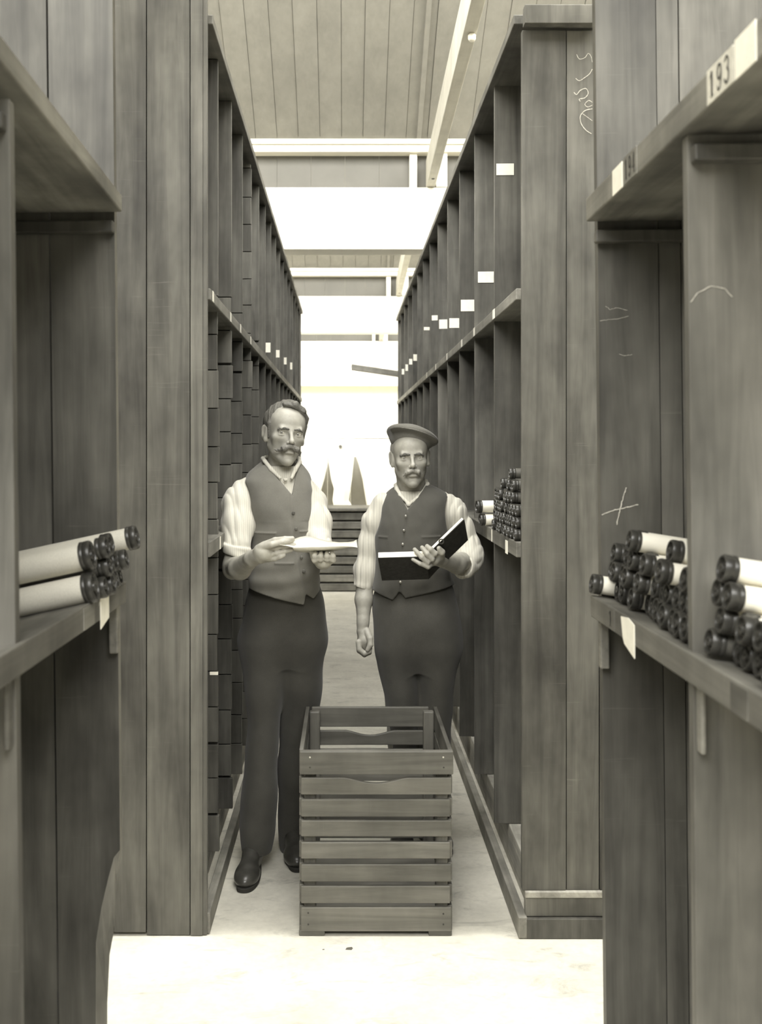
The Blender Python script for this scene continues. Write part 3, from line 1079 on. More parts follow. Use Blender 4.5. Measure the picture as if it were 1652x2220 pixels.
class Shape:
    def __init__(self, res=.003):
        self.ops = []
        self.res = res

    def add(self, fn, lo, hi, op='u', k=.01):
        self.ops.append((fn, np.array(lo, float), np.array(hi, float), op, k))

    def rc(self, a, b, ra, rb, op='u', k=.01, disp=None):
        a, b = np.array(a, float), np.array(b, float)
        ab = b - a
        L2 = max(float(ab @ ab), 1e-9)
        def fn(x, y, z):
            t = ((x - a[0]) * ab[0] + (y - a[1]) * ab[1] + (z - a[2]) * ab[2]) / L2
            t = np.clip(t, 0, 1)
            d = np.sqrt((x - a[0] - t * ab[0]) ** 2 + (y - a[1] - t * ab[1]) ** 2 + (z - a[2] - t * ab[2]) ** 2) - (ra + t * (rb - ra))
            return d if disp is None else d + disp(x, y, z)
        r = max(ra, rb)
        self.add(fn, np.minimum(a, b) - r, np.maximum(a, b) + r, op, k)

    def chain(self, pts, rs, **kw):
        for i in range(len(pts) - 1):
            self.rc(pts[i], pts[i + 1], rs[i], rs[i + 1], **kw)

    def ell(self, c, r, R=None, op='u', k=.01, disp=None):
        c, r = np.array(c, float), np.array(r, float)
        Rm = np.eye(3) if R is None else np.array(R, float)
        def fn(x, y, z):
            X, Y, Zz = x - c[0], y - c[1], z - c[2]
            u = (Rm[0, 0] * X + Rm[1, 0] * Y + Rm[2, 0] * Zz) / r[0]
            v = (Rm[0, 1] * X + Rm[1, 1] * Y + Rm[2, 1] * Zz) / r[1]
            w = (Rm[0, 2] * X + Rm[1, 2] * Y + Rm[2, 2] * Zz) / r[2]
            q = np.sqrt(u * u + v * v + w * w)
            g = np.sqrt((u / r[0]) ** 2 + (v / r[1]) ** 2 + (w / r[2]) ** 2) + 1e-9
            d = q * (q - 1) / g
            return d if disp is None else d + disp(x, y, z)
        ext = np.sqrt(((Rm * r[None, :]) ** 2).sum(1))
        self.add(fn, c - ext, c + ext, op, k)

    def loft(self, lv, op='u', k=.01, disp=None, p=2.0, cut=None):
        """lv: rows of (z, cx, cy, rx, ry) - a stack of ellipses"""
        lv = sorted(lv)
        A0 = np.array(lv, float)
        out = []
        n = len(A0)
        for i in range(n - 1):
            p0, p1, p2, p3 = A0[max(i - 1, 0)], A0[i], A0[i + 1], A0[min(i + 2, n - 1)]
            h = p2[0] - p1[0]
            m1 = (p2 - p0) / max(p2[0] - p0[0], 1e-6) * h
            m2 = (p3 - p1) / max(p3[0] - p1[0], 1e-6) * h
            for t in np.arange(0, 1, .125):
                q = (2 * t ** 3 - 3 * t ** 2 + 1) * p1 + (t ** 3 - 2 * t ** 2 + t) * m1 + (-2 * t ** 3 + 3 * t ** 2) * p2 + (t ** 3 - t ** 2) * m2
                q[0] = p1[0] + h * t
                out.append(q)
        out.append(A0[-1])
        A = np.array(out)
        def fn(x, y, z):
            cx = np.interp(z.ravel(), A[:, 0], A[:, 1]).reshape(z.shape)
            cy = np.interp(z.ravel(), A[:, 0], A[:, 2]).reshape(z.shape)
            rx = np.interp(z.ravel(), A[:, 0], A[:, 3]).reshape(z.shape)
            ry = np.interp(z.ravel(), A[:, 0], A[:, 4]).reshape(z.shape)
            u, v = np.abs((x - cx) / rx), np.abs((y - cy) / ry)
            q = (u ** p + v ** p) ** (1 / p)
            d = (q - 1) * np.minimum(rx, ry)
            if disp is not None:
                d = d + disp(x, y, z)
            d = np.maximum(d, np.maximum(A[0, 0] - z, z - A[-1, 0]))
            if cut is not None:
                d = np.maximum(d, cut(x, y, z))
            return d
        lo = [(A[:, 1] - A[:, 3]).min(), (A[:, 2] - A[:, 4]).min(), A[0, 0]]
        hi = [(A[:, 1] + A[:, 3]).max(), (A[:, 2] + A[:, 4]).max(), A[-1, 0]]
        self.add(fn, lo, hi, op, k)

    def carve(self, fn, lo, hi, k=.003):
        self.add(fn, lo, hi, 's', k)

    def bounds(self):
        los = [o[1] for o in self.ops if o[3] == 'u']
        his = [o[2] for o in self.ops if o[3] == 'u']
        return np.min(los, 0) - .03, np.max(his, 0) + .03

    def mesh(self, smooth_it=1):
        lo, hi = self.bounds()
        res = self.res
        n = np.ceil((hi - lo) / res).astype(int) + 1
        Fd = np.full(n, .05, np.float32)
        ax = [lo[i] + res * np.arange(n[i]) for i in range(3)]
        for fn, a, b, op, k in self.ops:
            pad = .02 + k
            i0 = np.maximum(0, np.floor((a - pad - lo) / res).astype(int))
            i1 = np.minimum(n, np.ceil((b + pad - lo) / res).astype(int) + 1)
            if np.any(i1 <= i0):
                continue
            x = ax[0][i0[0]:i1[0]][:, None, None]
            y = ax[1][i0[1]:i1[1]][None, :, None]
            z = ax[2][i0[2]:i1[2]][None, None, :]
            d = fn(x, y, z)
            sl = tuple(slice(i0[i], i1[i]) for i in range(3))
            cur = Fd[sl]
            d = np.broadcast_to(d, cur.shape)
            kk = max(k, 1e-4)
            if op == 'u':
                h = np.clip(.5 + .5 * (cur - d) / kk, 0, 1)
                Fd[sl] = cur * (1 - h) + d * h - kk * h * (1 - h)
            elif op == 's':
                h = np.clip(.5 - .5 * (cur + d) / kk, 0, 1)
                Fd[sl] = cur * (1 - h) + (-d) * h + kk * h * (1 - h)
            elif op == 'd':
                Fd[sl] = cur + d
        Fd[0] = Fd[-1] = .05; Fd[:, 0] = Fd[:, -1] = .05; Fd[:, :, 0] = Fd[:, :, -1] = .05
        V, Q = surface_nets(Fd, lo, res)
        for _ in range(smooth_it):
            E = np.concatenate([Q[:, [0, 1]], Q[:, [1, 2]], Q[:, [2, 3]], Q[:, [3, 0]]])
            acc = np.zeros_like(V); cnt = np.zeros(len(V))
            for a, b in ((0, 1), (1, 0)):
                for d3 in range(3):
                    acc[:, d3] += np.bincount(E[:, a], V[E[:, b], d3], len(V))
                cnt += np.bincount(E[:, a], minlength=len(V))
            V = V * .5 + .5 * acc / cnt[:, None]
        return V, Q

    def build(self, name, mat_, parent=None, origin=None, smooth_it=1):
        V, Q = self.mesh(smooth_it)
        return link_mesh(name, V, Q, mat_, parent, origin, 0, True)


def folds(amp, seed, fx=38., fy=30., fz=26.):
    r = np.random.default_rng(seed)
    T = [(r.normal(0, 1, 3) * np.array([fx, fy, fz]), r.uniform(0, 6.28), r.uniform(.4, 1)) for _ in range(5)]
    def fn(x, y, z):
        s = 0
        for (k, ph, a) in T:
            s = s + a * np.sin(k[0] * x + k[1] * y + k[2] * z + ph)
        return amp * (s / 2.2)
    return fn


def ridge(amp, seed, fx, fy, fz):
    f = folds(1.0, seed, fx, fy, fz)
    def fn(x, y, z):
        s = f(x, y, z)
        return amp * (1 - 2 * np.abs(np.tanh(s)))
    return fn


SKIN = plain('skin', .36, rough=.5, spec=.4, nv=.12, ns=45, bs=.06)
def hair_mat(name, v, rough=.45):
    m, nt, b = new_mat(name)
    n = noise(nt, mapping(nt, (55, 330, 420)), 1.0, 5, .65, .8)
    nt.links.new(ramp(nt, n, [(0.3, tint(v * .45)), (0.7, tint(v * 1.6))]), b.inputs['Base Color'])
    b.inputs['Roughness'].default_value = rough
    bump(nt, b, n, .7, .003)
    return m


HAIRM = hair_mat('hair', .13)
MOUST = hair_mat('moustache_hair', .15, .6)
MOUSTG = hair_mat('grey_moustache_hair', .26, .6)
BROWM = hair_mat('eyebrow_hair', .10, .7)
SHIRTA = cloth('striped_shirt', .60, nv=.05, stripe=46, sv=.16)
SHIRTB = cloth('pale_shirt', .60, nv=.05, stripe=30, sv=.12)
VESTA = cloth('grey_waistcoat', .18, nv=.16)
VESTB = cloth('dark_waistcoat', .085, nv=.14)
TROUA = cloth('dark_trousers', .075, nv=.2)
TROUB = cloth('dark_work_trousers', .085, nv=.2)
CAPC = cloth('cap_cloth', .15, nv=.2, weave=500)
LEATH = plain('shoe_leather', .05, rough=.3, spec=.6, nv=.3, ns=30, bs=.15)
SOLEM = plain('sole_leather', .04, rough=.75, spec=.2)
BTN = plain('button', .10, rough=.25, spec=.7, nv=.2)
BTNM = plain('metal_button', .35, rough=.3, spec=.7, nv=.1, metal=.6)
PAPER = plain('paper', .66, rough=.8, nv=.04, ns=30, bs=.05)
BOOKC = plain('book_cover', .035, rough=.55, nv=.25, ns=80)
PAGES = plain('page_edges', .85, rough=.8, nv=.04, ns=200, bs=.02)


def eye_mat():
    m, nt, b = new_mat('eye')
    tc = N(nt, 'ShaderNodeTexCoord')
    sp = N(nt, 'ShaderNodeSeparateXYZ')
    nt.links.new(tc.outputs['Object'], sp.inputs[0])
    # local -Y looks forward; radius 0.0125
    a = N(nt, 'ShaderNodeMath', operation='MULTIPLY'); nt.links.new(sp.outputs[1], a.inputs[0]); a.inputs[1].default_value = -80.0
    c = ramp(nt, a.outputs[0], [(.0, tint(.55)), (.86, tint(.55)), (.885, tint(.16)), (.955, tint(.30)), (.968, tint(.012)), (1.0, tint(.012))])
    nt.links.new(c, b.inputs['Base Color'])
    b.inputs['Roughness'].default_value = .12
    return m


EYE = eye_mat()


def uv_sphere(r, n=20, mm=12):
    vs, fs = [], []
    for i in range(mm + 1):
        th = math.pi * i / mm
        for k in range(n):
            ph = 2 * math.pi * k / n
            vs.append((r * math.sin(th) * math.cos(ph), -r * math.cos(th), r * math.sin(th) * math.sin(ph)))
    for i in range(mm):
        for k in range(n):
            fs.append((i * n + k, i * n + (k + 1) % n, (i + 1) * n + (k + 1) % n, (i + 1) * n + k))
    return vs, fs


class Head:
    """local frame: u to the viewer's right, v forward out of the face, w up; origin at eye level"""
    def __init__(self, c, yaw=0, roll=0, pitch=0, s=1.0):
        self.c = np.array(c, float)
        self.s = s
        ya, ro, pi_ = map(math.radians, (yaw, roll, pitch))
        f = np.array([math.sin(ya) * math.cos(pi_), -math.cos(ya) * math.cos(pi_), math.sin(pi_)])
        up = np.array([0, 0, 1.]); up = up - f * (up @ f); up /= np.linalg.norm(up)
        rt = np.cross(f, up)
        # roll: positive turns the head's top to the viewer's left-down on the right
        rt2 = rt * math.cos(ro) - up * math.sin(ro)
        up2 = up * math.cos(ro) + rt * math.sin(ro)
        # viewer's right is -cross for a face that looks at us
        self.U, self.V, self.W = -rt2 if (-rt2)[0] > 0 else rt2, f, up2
        self.R = np.stack([self.U, self.V, self.W], 1)

    def p(self, u, v, w):
        return self.c + self.s * (self.U * u + self.V * v + self.W * w)

    def ell(self, S, c, r, **kw):
        R = kw.pop('rot', None)
        Rm = self.R if R is None else self.R @ R
        S.ell(self.p(*c), np.array(r) * self.s, Rm, **kw)

    def chain2(self, S, pts, rs, **kw):
        for i in range(len(pts) - 1):
            self.rc(S, pts[i], pts[i + 1], rs[i], rs[i + 1], **kw)

    def rc(self, S, a, b, ra, rb, **kw):
        S.rc(self.p(*a), self.p(*b), ra * self.s, rb * self.s, **kw)


def rot_u(a):
    c, s = math.cos(math.radians(a)), math.sin(math.radians(a))
    return np.array([[1, 0, 0], [0, c, -s], [0, s, c]])


def rot_v(a):
    c, s = math.cos(math.radians(a)), math.sin(math.radians(a))
    return np.array([[c, 0, s], [0, 1, 0], [-s, 0, c]])


def rot_w(a):
    c, s = math.cos(math.radians(a)), math.sin(math.radians(a))
    return np.array([[c, -s, 0], [s, c, 0], [0, 0, 1]])


def head_skin(S, H, gaunt=0.0):
    H.ell(S, (0, -.014, .034), (.073, .093, .080), k=.01)
    H.ell(S, (0, .026, -.030), (.058, .060, .084), k=.03)
    H.ell(S, (0, .042, .045), (.057, .046, .050), k=.03)                 # forehead
    for s in (-1, 1):
        H.rc(S, (s * .047, .002, -.052), (s * .012, .066, -.103), .015, .014, k=.022)
        H.ell(S, (s * .041, .059, -.024), (.017, .017, .013), k=.024)      # cheekbone
        H.ell(S, (s * .050, .086, -.060), (.014, .016, .024), op='s', k=.03) if gaunt else None
    H.ell(S, (0, .076, -.106), (.017, .016, .014), k=.016)                # chin
    H.rc(S, (-.036, .0815, .0135), (.036, .0815, .0135), .0080, .0080, k=.012)   # brow
    for s in (-1, 1):
        H.ell(S, (s * .032, .100, -.004), (.0195, .021, .0115), op='s', k=.009)
    H.rc(S, (0, .083, .012), (0, .108, -.030), .0060, .0082, k=.009)       # nose
    H.ell(S, (0, .109, -.034), (.0090, .0100, .0085), k=.007)
    for s in (-1, 1):
        H.ell(S, (s * .0110, .097, -.038), (.0070, .0095, .0070), k=.005)
        H.ell(S, (s * .0065, .102, -.0455), (.0035, .005, .004), op='s', k=.003)
        H.rc(S, (s * .017, .088, -.040), (s * .031, .074, -.070), .0035, .003, op='s', k=.010)   # fold beside the nose
    for s in (-1, 1):                                                      # lids
        H.ell(S, (s * .0315, .0715, .0064), (.0165, .0142, .0068), k=.003)
        H.ell(S, (s * .0315, .0708, -.0100), (.0155, .0136, .0050), k=.003)
    H.ell(S, (0, .078, -.066), (.026, .018, .018), k=.015)                # muzzle
    H.ell(S, (0, .090, -.0635), (.020, .0075, .0045), k=.004)
    H.ell(S, (0, .0895, -.0745), (.019, .0085, .0055), k=.004)
    H.ell(S, (0, .099, -.0685), (.022, .0070, .0014), op='s', k=.003)
    H.ell(S, (0, .100, -.0865), (.018, .0140, .0040), op='s', k=.008)
    for s in (-1, 1):                                                      # ears
        R = rot_w(s * 24) @ rot_u(-8)
        H.ell(S, (s * .0745, -.010, -.004), (.0075, .0180, .0300), rot=R, k=.010)
        H.ell(S, (s * .0765, -.014, .012), (.0070, .0150, .0145), rot=R, k=.006)
        H.ell(S, (s * .068, .000, -.012), (.008, .012, .022), k=.012)
        H.ell(S, (s * .0835, -.006, .002), (.0055, .0105, .0190), rot=R, op='s', k=.004)
        H.ell(S, (s * .0735, .000, -.030), (.006, .008, .010), k=.006)
    return S


def eyes(H, parent, look):
    for s in (-1, 1):
        c = H.p(s * .0315, .0700, -.0022)
        vs, fs = uv_sphere(.0125)
        o = link_mesh('eye', [tuple(np.array(v) * H.s) for v in vs], fs, EYE, None, (0, 0, 0), 0, True)
        o.parent = parent
        o.location = Vector(c) - parent.location
        d = Vector(look) - Vector(c)
        o.rotation_euler = d.to_track_quat('-Y', 'Z').to_euler()


# ------------------------------------------------------------------ hand builder
def finger(S, pts, rs, k=.003):
    S.chain(pts, rs, k=k)


# ================================================================== MAN A (left)
ZA = 3.95
ZL = 4.0
def A(px, py, d=0.0):
    return P(px, py, ZA + d)
def rA(px):
    return px * ZA / F


def loftpx(rows, Z, d=0.0):
    """rows (py, left px, right px, ry, depth offset) to loft levels"""
    out = []
    for row in rows:
        py, l, r, ry = row[:4]
        dd = row[4] if len(row) > 4 else d
        zz = Z + dd
        out.append((HC - (py - VY) * zz / F, ((l + r) / 2 - VX) * zz / F, zz, (r - l) / 2 * zz / F, ry))
    return out


HA = Head(A(617, 940, -.01), yaw=19, roll=-6, pitch=1, s=.985)
originA = tuple(A(585, 1880)); originA = (originA[0], 4.02, 0)

S = Shape(.0026)
head_skin(S, HA, 1.0)
S.rc(HA.p(0, -.02, -.07), A(606, 1030, .03), .047, .048, k=.02)         # neck
# trunk and legs under the clothes
S.loft(loftpx([(1020, 562, 658, .06, .02), (1060, 540, 668, .075, .02), (1150, 565, 672, .085), (1250, 562, 678, .08), (1380, 560, 668, .06, .06)], ZA), k=.02)
S.chain([A(575, 1390, .04), A(567, 1600, .03), A(557, 1835, .01)], [.06, .046, .034], k=.02)
S.chain([A(650, 1390, .06), A(645, 1600, .15), A(630, 1830, .20)], [.06, .046, .034], k=.02)
# his right arm: upper arm down, forearm forward to the papers
S.chain([A(530, 1070, .0), A(517, 1140, -.07), A(507, 1225, -.135)], [.034, .036, .039], k=.02)
S.chain([A(507, 1228, -.135), A(520, 1232, -.23), A(545, 1212, -.34)], [.038, .039, .028], k=.015)
S.ell(A(503, 1238, -.135), (.030, .035, .030), k=.015)
wr = A(548, 1210, -.35)
hz = -.405
S.rc(wr, A(572, 1198, hz), .026, .030, k=.014)
S.rc(A(562, 1192, hz), A(574, 1185, hz - .005), .018, .017, k=.01)
S.rc(A(566, 1210, hz + .01), A(579, 1206, hz + .005), .018, .017, k=.01)
g = -.42
finger(S, [A(571, 1181, hz), A(596, 1171, g), A(618, 1168, g - .01), A(634, 1167, g - .01)], [.0105, .0100, .0088, .0075])
finger(S, [A(575, 1190, hz), A(598, 1186, g), A(620, 1183, g - .005), A(638, 1181, g)], [.0105, .0098, .0085, .0072])
finger(S, [A(578, 1203, hz + .005), A(600, 1199, g + .005), A(618, 1195, g), A(632, 1192, g)], [.0102, .0095, .0082, .0070])
finger(S, [A(580, 1214, hz + .015), A(597, 1211, g + .01), A(608, 1207, g), A(616, 1204, g)], [.0090, .0082, .0072, .0062])
finger(S, [A(566, 1186, hz - .012), A(590, 1180, hz - .035), A(612, 1175, hz - .035), A(634, 1171, hz - .02)], [.0125, .0110, .0100, .0080])
# his left arm
S.chain([A(662, 1070, .02), A(682, 1120, -.02), A(690, 1180, -.08)], [.034, .036, .037], k=.02)
S.chain([A(690, 1182, -.08), A(696, 1205, -.22), A(700, 1216, -.32)], [.037, .034, .027], k=.015)
S.rc(A(700, 1216, -.32), A(702, 1214, -.38), .028, .030, k=.012)
for q, (dx, dy) in enumerate([(-20, -4), (-7, -8), (7, -8), (20, -4)]):
    finger(S, [A(702 + dx * .6, 1218, -.38), A(702 + dx, 1216 + dy * .5, -.415), A(702 + dx, 1206, -.422), A(702 + dx * .9, 1199, -.405)], [.0105, .010, .009, .0075])
finger(S, [A(688, 1214, -.36), A(680, 1206, -.385), A(676, 1197, -.395)], [.012, .011, .009])
MA = S.build('person', SKIN, None, originA, 1)
tag(MA, 'bareheaded man with big moustache in grey waistcoat, standing left and holding papers', 'person')
eyes(HA, MA, (0, 0, 1.5))

# hair
S = Shape(.0022)
strand = folds(.0022, 3, 60, 60, 240)
H = HA
def hd(amp, seed, a, b, c):
    r = np.random.default_rng(seed)
    ph = r.uniform(0, 6, 4)
    def fn(x, y, z):
        X, Y, Zz = x - H.c[0], y - H.c[1], z - H.c[2]
        u = H.U[0] * X + H.U[1] * Y + H.U[2] * Zz
        v = H.V[0] * X + H.V[1] * Y + H.V[2] * Zz
        w = H.W[0] * X + H.W[1] * Y + H.W[2] * Zz
        return amp * (np.sin(a * u + b * v + c * w + 2.0 * np.sin(30 * u + ph[0])) + .6 * np.sin(1.9 * a * u + 2.1 * b * v + 1.7 * c * w + ph[1]) + .5 * np.sin(.4 * a * u + ph[2]) * 1.5)
    return fn
HA.ell(S, (0, -.020, .042), (.0800, .0985, .0815), k=.01, disp=hd(.0008, 1, 220, 120, 60))
HA.ell(S, (0, .090, -.022), (.064, .060, .098), op='s', k=.008)
HA.ell(S, (-.020, .090, .046), (.036, .050, .045), op='s', k=.010)          # high temple on the parting side
HA.ell(S, (0, .012, -.100), (.12, .11, .082), op='s', k=.006)
for s in (-1, 1):
    HA.ell(S, (s * .085, -.008, -.024), (.03, .026, .042), op='s', k=.006)
    HA.rc(S, (s * .066, .026, .03), (s * .066, .020, -.022), .012, .005, k=.010, disp=hd(.0006, 5, 60, 260, 20))
# swept over to the viewer's right from the parting
for q in range(5):
    f = q / 4
    HA.chain2(S, [(-.026 + .004 * q, .058 - .020 * q, .104 + .004 * q), (.010, .072 - .022 * q, .106 + .003 * q), (.042, .062 - .020 * q, .088 + .004 * q), (.066, .036 - .016 * q, .060 + .006 * q), (.072, .020 - .014 * q, .038)],
              [.009, .0125, .0135, .0120, .008], k=.008, disp=hd(.0007, 7 + q, 90, 160, 260))
S.build('hair', HAIRM, MA, None, 0)
S = Shape(.0018)
for s in (-1, 1):
    d_ = hd(.0006, 20 + s, 420, 60, 260)
    HA.rc(S, (s * .004, .102, -.052), (s * .024, .099, -.060), .0095, .0105, k=.006, disp=d_)
    HA.rc(S, (s * .024, .098, -.060), (s * .044, .080, -.070), .0105, .0050, k=.006, disp=d_)
    HA.rc(S, (s * .042, .081, -.070), (s * .052, .072, -.066), .0050, .0020, k=.004, disp=d_)
S.build('moustache', MOUST, MA, None, 0)
for s in (-1, 1):
    S = Shape(.0018)
    HA.rc(S, (s * .011, .0900, .0120), (s * .030, .0880, .0135), .0036, .0044, k=.004, disp=hd(.0008, 60 + s, 300, 60, 300))
    HA.rc(S, (s * .030, .0880, .0135), (s * .047, .0780, .0085), .0044, .0034, k=.004, disp=hd(.0008, 62 + s, 300, 60, 300))
    S.build('eyebrow', BROWM, MA, None, 0)

# shirt (body, sleeves with rolled cuffs, collar)
S = Shape(.003)
fo = folds(.0030, 11, 60, 50, 16)
S.loft(loftpx([(1010, 570, 652, .055, .02), (1030, 548, 664, .075, .02), (1060, 536, 676, .095, .01), (1120, 550, 682, .105), (1200, 552, 684, .10), (1270, 548, 688, .10)], ZA), k=.01)
sl = ridge(.0042, 12, 80, 50, 9)
S.chain([A(531, 1062, .01), A(518, 1092, -.02), A(516, 1140, -.07), A(516, 1180, -.115)], [.046, .060, .058, .050], k=.03, disp=sl)
cut0 = A(513, 1193, -.125)
def cuffA(x, y, z):
    X, Y, Zz = x - cut0[0], y - cut0[1], z - cut0[2]
    w = Zz + .22 * X
    r = np.sqrt(X * X + (Y * .95) ** 2)
    return np.sqrt(np.maximum(np.abs(r - .040) - .006, 0) ** 2 + np.maximum(np.abs(w) - .013, 0) ** 2) - .006 + .0015 * np.sin(60 * X + 120 * w)
S.add(cuffA, cut0 - .07, cut0 + .07, 'u', .004)
S.chain([A(658, 1060, .03), A(678, 1090, .02), A(687, 1130, -.02), A(689, 1172, -.06)], [.044, .047, .048, .048], k=.03, disp=ridge(.004, 13, 80, 50, 9))
S.chain([A(689, 1172, -.06), A(696, 1186, -.14)], [.048, .042], k=.02, disp=ridge(.003, 14, 60, 50, 60))
# collar band and points
S.chain([A(576, 992, .075), A(570, 994, .03), A(574, 1000, -.02), A(588, 1018, -.06), A(607, 1036, -.085)], [.008, .008, .008, .0085, .006], k=.004)
S.chain([A(576, 992, .075), A(612, 986, .10), A(648, 994, .06), A(650, 1002, .0), A(640, 1018, -.06), A(632, 1036, -.085)], [.008, .008, .008, .008, .0085, .006], k=.004)
S.ell(A(619, 1040, -.085), (.009, .008, .007), k=.006)
S.build('shirt', SHIRTA, MA)

# waistcoat
S = Shape(.003)
ox = [(1065, 632), (1120, 634), (1165, 638), (1205, 649), (1245, 655), (1281, 665), (1320, 672)]
def xo(z):
    py = VY - (z - HC) * F / ZA
    return (np.interp(py.ravel(), [o[0] for o in ox], [o[1] for o in ox]).reshape(z.shape) - VX) * ZA / F
hemx = [500, 542, 600, 661, 665.5, 681, 694, 740]
hemy = [1268, 1272, 1288, 1303, 1281, 1293, 1277, 1272]
fold1 = folds(.0022, 21, 30, 20, 60)
def vdisp(x, y, z):
    d = fold1(x, y, z) * (z < 1.30) + folds(.001, 22, 60, 60, 40)(x, y, z)
    fr = (y < ZA - .03)
    xx = xo(z)
    d = d - .0045 * fr * (1 / (1 + np.exp((x - xx) / .0012)))
    # pocket welts
    for (x0, x1, py0, py1) in ((553, 603, 1149, 1153), (600, 642, 1213, 1216), (652, 684, 1150, 1146)):
        ym = (py0 + py1) / 2
        zc_ = HC - (ym - VY) * ZA / F
        a, b = (x0 - VX) * ZA / F, (x1 - VX) * ZA / F
        d = d - .004 * fr * np.exp(-((z - zc_) / .0035) ** 2) * ((x > a) & (x < b))
    return d
def hemcut(x, y, z):
    px = VX + x * F / ZA
    hz_ = HC - (np.interp(px.ravel(), hemx, hemy).reshape(px.shape) - VY) * ZA / F
    bk = HC - (1268 - VY) * ZA / F
    return np.where(y < ZA + .01, hz_, bk) - z
S.loft(loftpx([(1001, 567, 650, .062, .035), (1012, 552, 661, .078, .03), (1026, 538, 670, .090, .02), (1045, 531, 676, .100, .01), (1090, 536, 682, .112), (1130, 546, 687, .117),
               (1165, 546, 688, .115), (1210, 543, 690, .110), (1250, 541, 693, .112), (1280, 540, 695, .114), (1312, 539, 697, .116)], ZA), disp=vdisp, cut=hemcut, p=2.2)
# neck opening and V
def vneck(x, y, z):
    px = VX + x * F / (ZA - .08)
    py = VY - (z - HC) * F / (ZA - .08)
    l = np.interp(py.ravel(), [960, 1000, 1036, 1071], [566, 572, 601, 632]).reshape(py.shape)
    r = np.interp(py.ravel(), [960, 1005, 1040, 1071], [655, 646, 639, 633]).reshape(py.shape)
    d = np.maximum(l - px, px - r) * ZA / F
    return np.maximum(d, np.maximum(y - (ZA - .0), HC - (1072 - VY) * ZA / F - z))
S.carve(vneck, A(560, 1075, -.2), A(660, 990, .0), .003)
S.rc(A(608, 990, .03), A(606, 1010, .03), .062, .052, op='s', k=.006)
# arm holes
S.ell(A(520, 1082, .01), (.056, .13, .082), rot_v(-14), op='s', k=.008)
S.ell(A(694, 1092, .03), (.030, .14, .085), rot_v(10), op='s', k=.008)
VA = S.build('waistcoat', VESTA, MA)
for (px, py) in [(637.5, 1108), (643, 1142), (654, 1202), (659, 1232)]:
    p = A(px + 2, py)
    # find the front of the cloth
    m = MB(); m.lathe_x([(-.003, .0001), (-.003, .004), (-.001, .0058), (.004, .0055), (.004, .0001)], 14)
    u = (p[0] - A(617, 0)[0]) / .13
    yy = ZA - .116 * math.sqrt(max(.05, 1 - abs(u) ** 2.2)) - .004
    m2 = MB(); m2.add([(p[0] + v[1], yy + v[0], p[2] + v[2]) for v in m.v], m.f)
    m2.build('button', BTN, VA)

# trousers
S = Shape(.0036)
fd = folds(.003, 31, 16, 16, 22)
S.loft(loftpx([(1262, 544, 690, .10, -.04), (1300, 535, 702, .112, -.03), (1345, 527, 707, .118, -.02), (1385, 519, 706, .118, -.005), (1410, 530, 695, .105, .005), (1440, 555, 670, .08, .01)], ZL), k=.03, disp=fd)
S.loft(loftpx([(1300, 556, 628, .06, .0), (1330, 545, 632, .09, -.02), (1385, 517, 634, .11, -.01), (1450, 521, 622, .104, -.005), (1520, 531, 612, .092, -.01), (1570, 535, 608, .085, -.015), (1610, 533, 606, .082, -.02), (1663, 528, 604, .082, -.025),
               (1736, 521, 602, .082, -.03), (1787, 518, 598, .08, -.035), (1808, 521, 595, .078, -.038), (1845, 527, 588, .07, -.042)], ZL), k=.03, disp=folds(.005, 32, 10, 14, 26))
S.loft(loftpx([(1300, 615, 680, .06, .0), (1330, 608, 692, .09, -.005), (1385, 604, 706, .108, .01), (1470, 608, 698, .098, .05), (1530, 607, 694, .09, .075), (1600, 604, 688, .084, .10), (1700, 603, 676, .082, .13), (1750, 602, 670, .08, .14),
               (1816, 604, 664, .078, .15), (1842, 610, 660, .072, .15)], ZL), k=.03, disp=folds(.005, 33, 10, 14, 26))
S.build('trousers', TROUA, MA)


def shoe(S_parent, c, yaw, L=.27, lab=None):
    """c: middle of the heel on the floor; toe points along yaw (0 = at the camera)"""
    ya = math.radians(yaw)
    f = np.array([math.sin(ya), -math.cos(ya), 0]); r = np.array([math.cos(ya), math.sin(ya), 0]); u = np.array([0, 0, 1.])
    def q(a, b, h): return np.array(c) + f * a + r * b + u * h
    Rm = np.stack([r, f, u], 1)
    S = Shape(.0028)
    S.ell(q(.05, 0, .045), (.036, .060, .046), Rm, k=.02)
    S.ell(q(.175, 0, .030), (.046, .082, .034), Rm, k=.03)
    S.rc(q(.03, 0, .07), q(.035, 0, .115), .036, .038, k=.02)
    S.rc(q(.08, 0, .075), q(.16, 0, .045), .028, .026, k=.03)
    def cutf(x, y, z): return z - (.012 + 0 * x + 0 * y)
    S.carve(lambda x, y, z: np.maximum(z - .011, -1) + 0 * x + 0 * y, np.array(c) - .3, np.array(c) + np.array([.3, .3, .02]), .002)
    o = S.build('shoe', LEATH, S_parent)
    S = Shape(.003)
    S.loft([(.0015, 0, 0, 1, 1), (.013, 0, 0, 1, 1)]) if False else None
    m = MB()
    pts = []
    for k in range(40):
        t = 2 * math.pi * k / 40
        a = .125 + .138 * math.cos(t)
        w = .036 + .012 * max(0, math.cos(t - .5)) + .004 * max(0, -math.cos(t))
        b = w * math.copysign(abs(math.sin(t)) ** .75, math.sin(t))
        pts.append(q(a, b, .0012))
    m.prism(pts, (0, 0, .014))
    m.build('sole', SOLEM, o, bevel=.002)
    return o


p = A(556, 1850, -.0)
shoe(MA, (P(551, 1850, 3.97)[0], 3.99, 0), -4)
shoe(MA, (P(632, 1850, 4.16)[0], 4.17, 0), 8, .26)

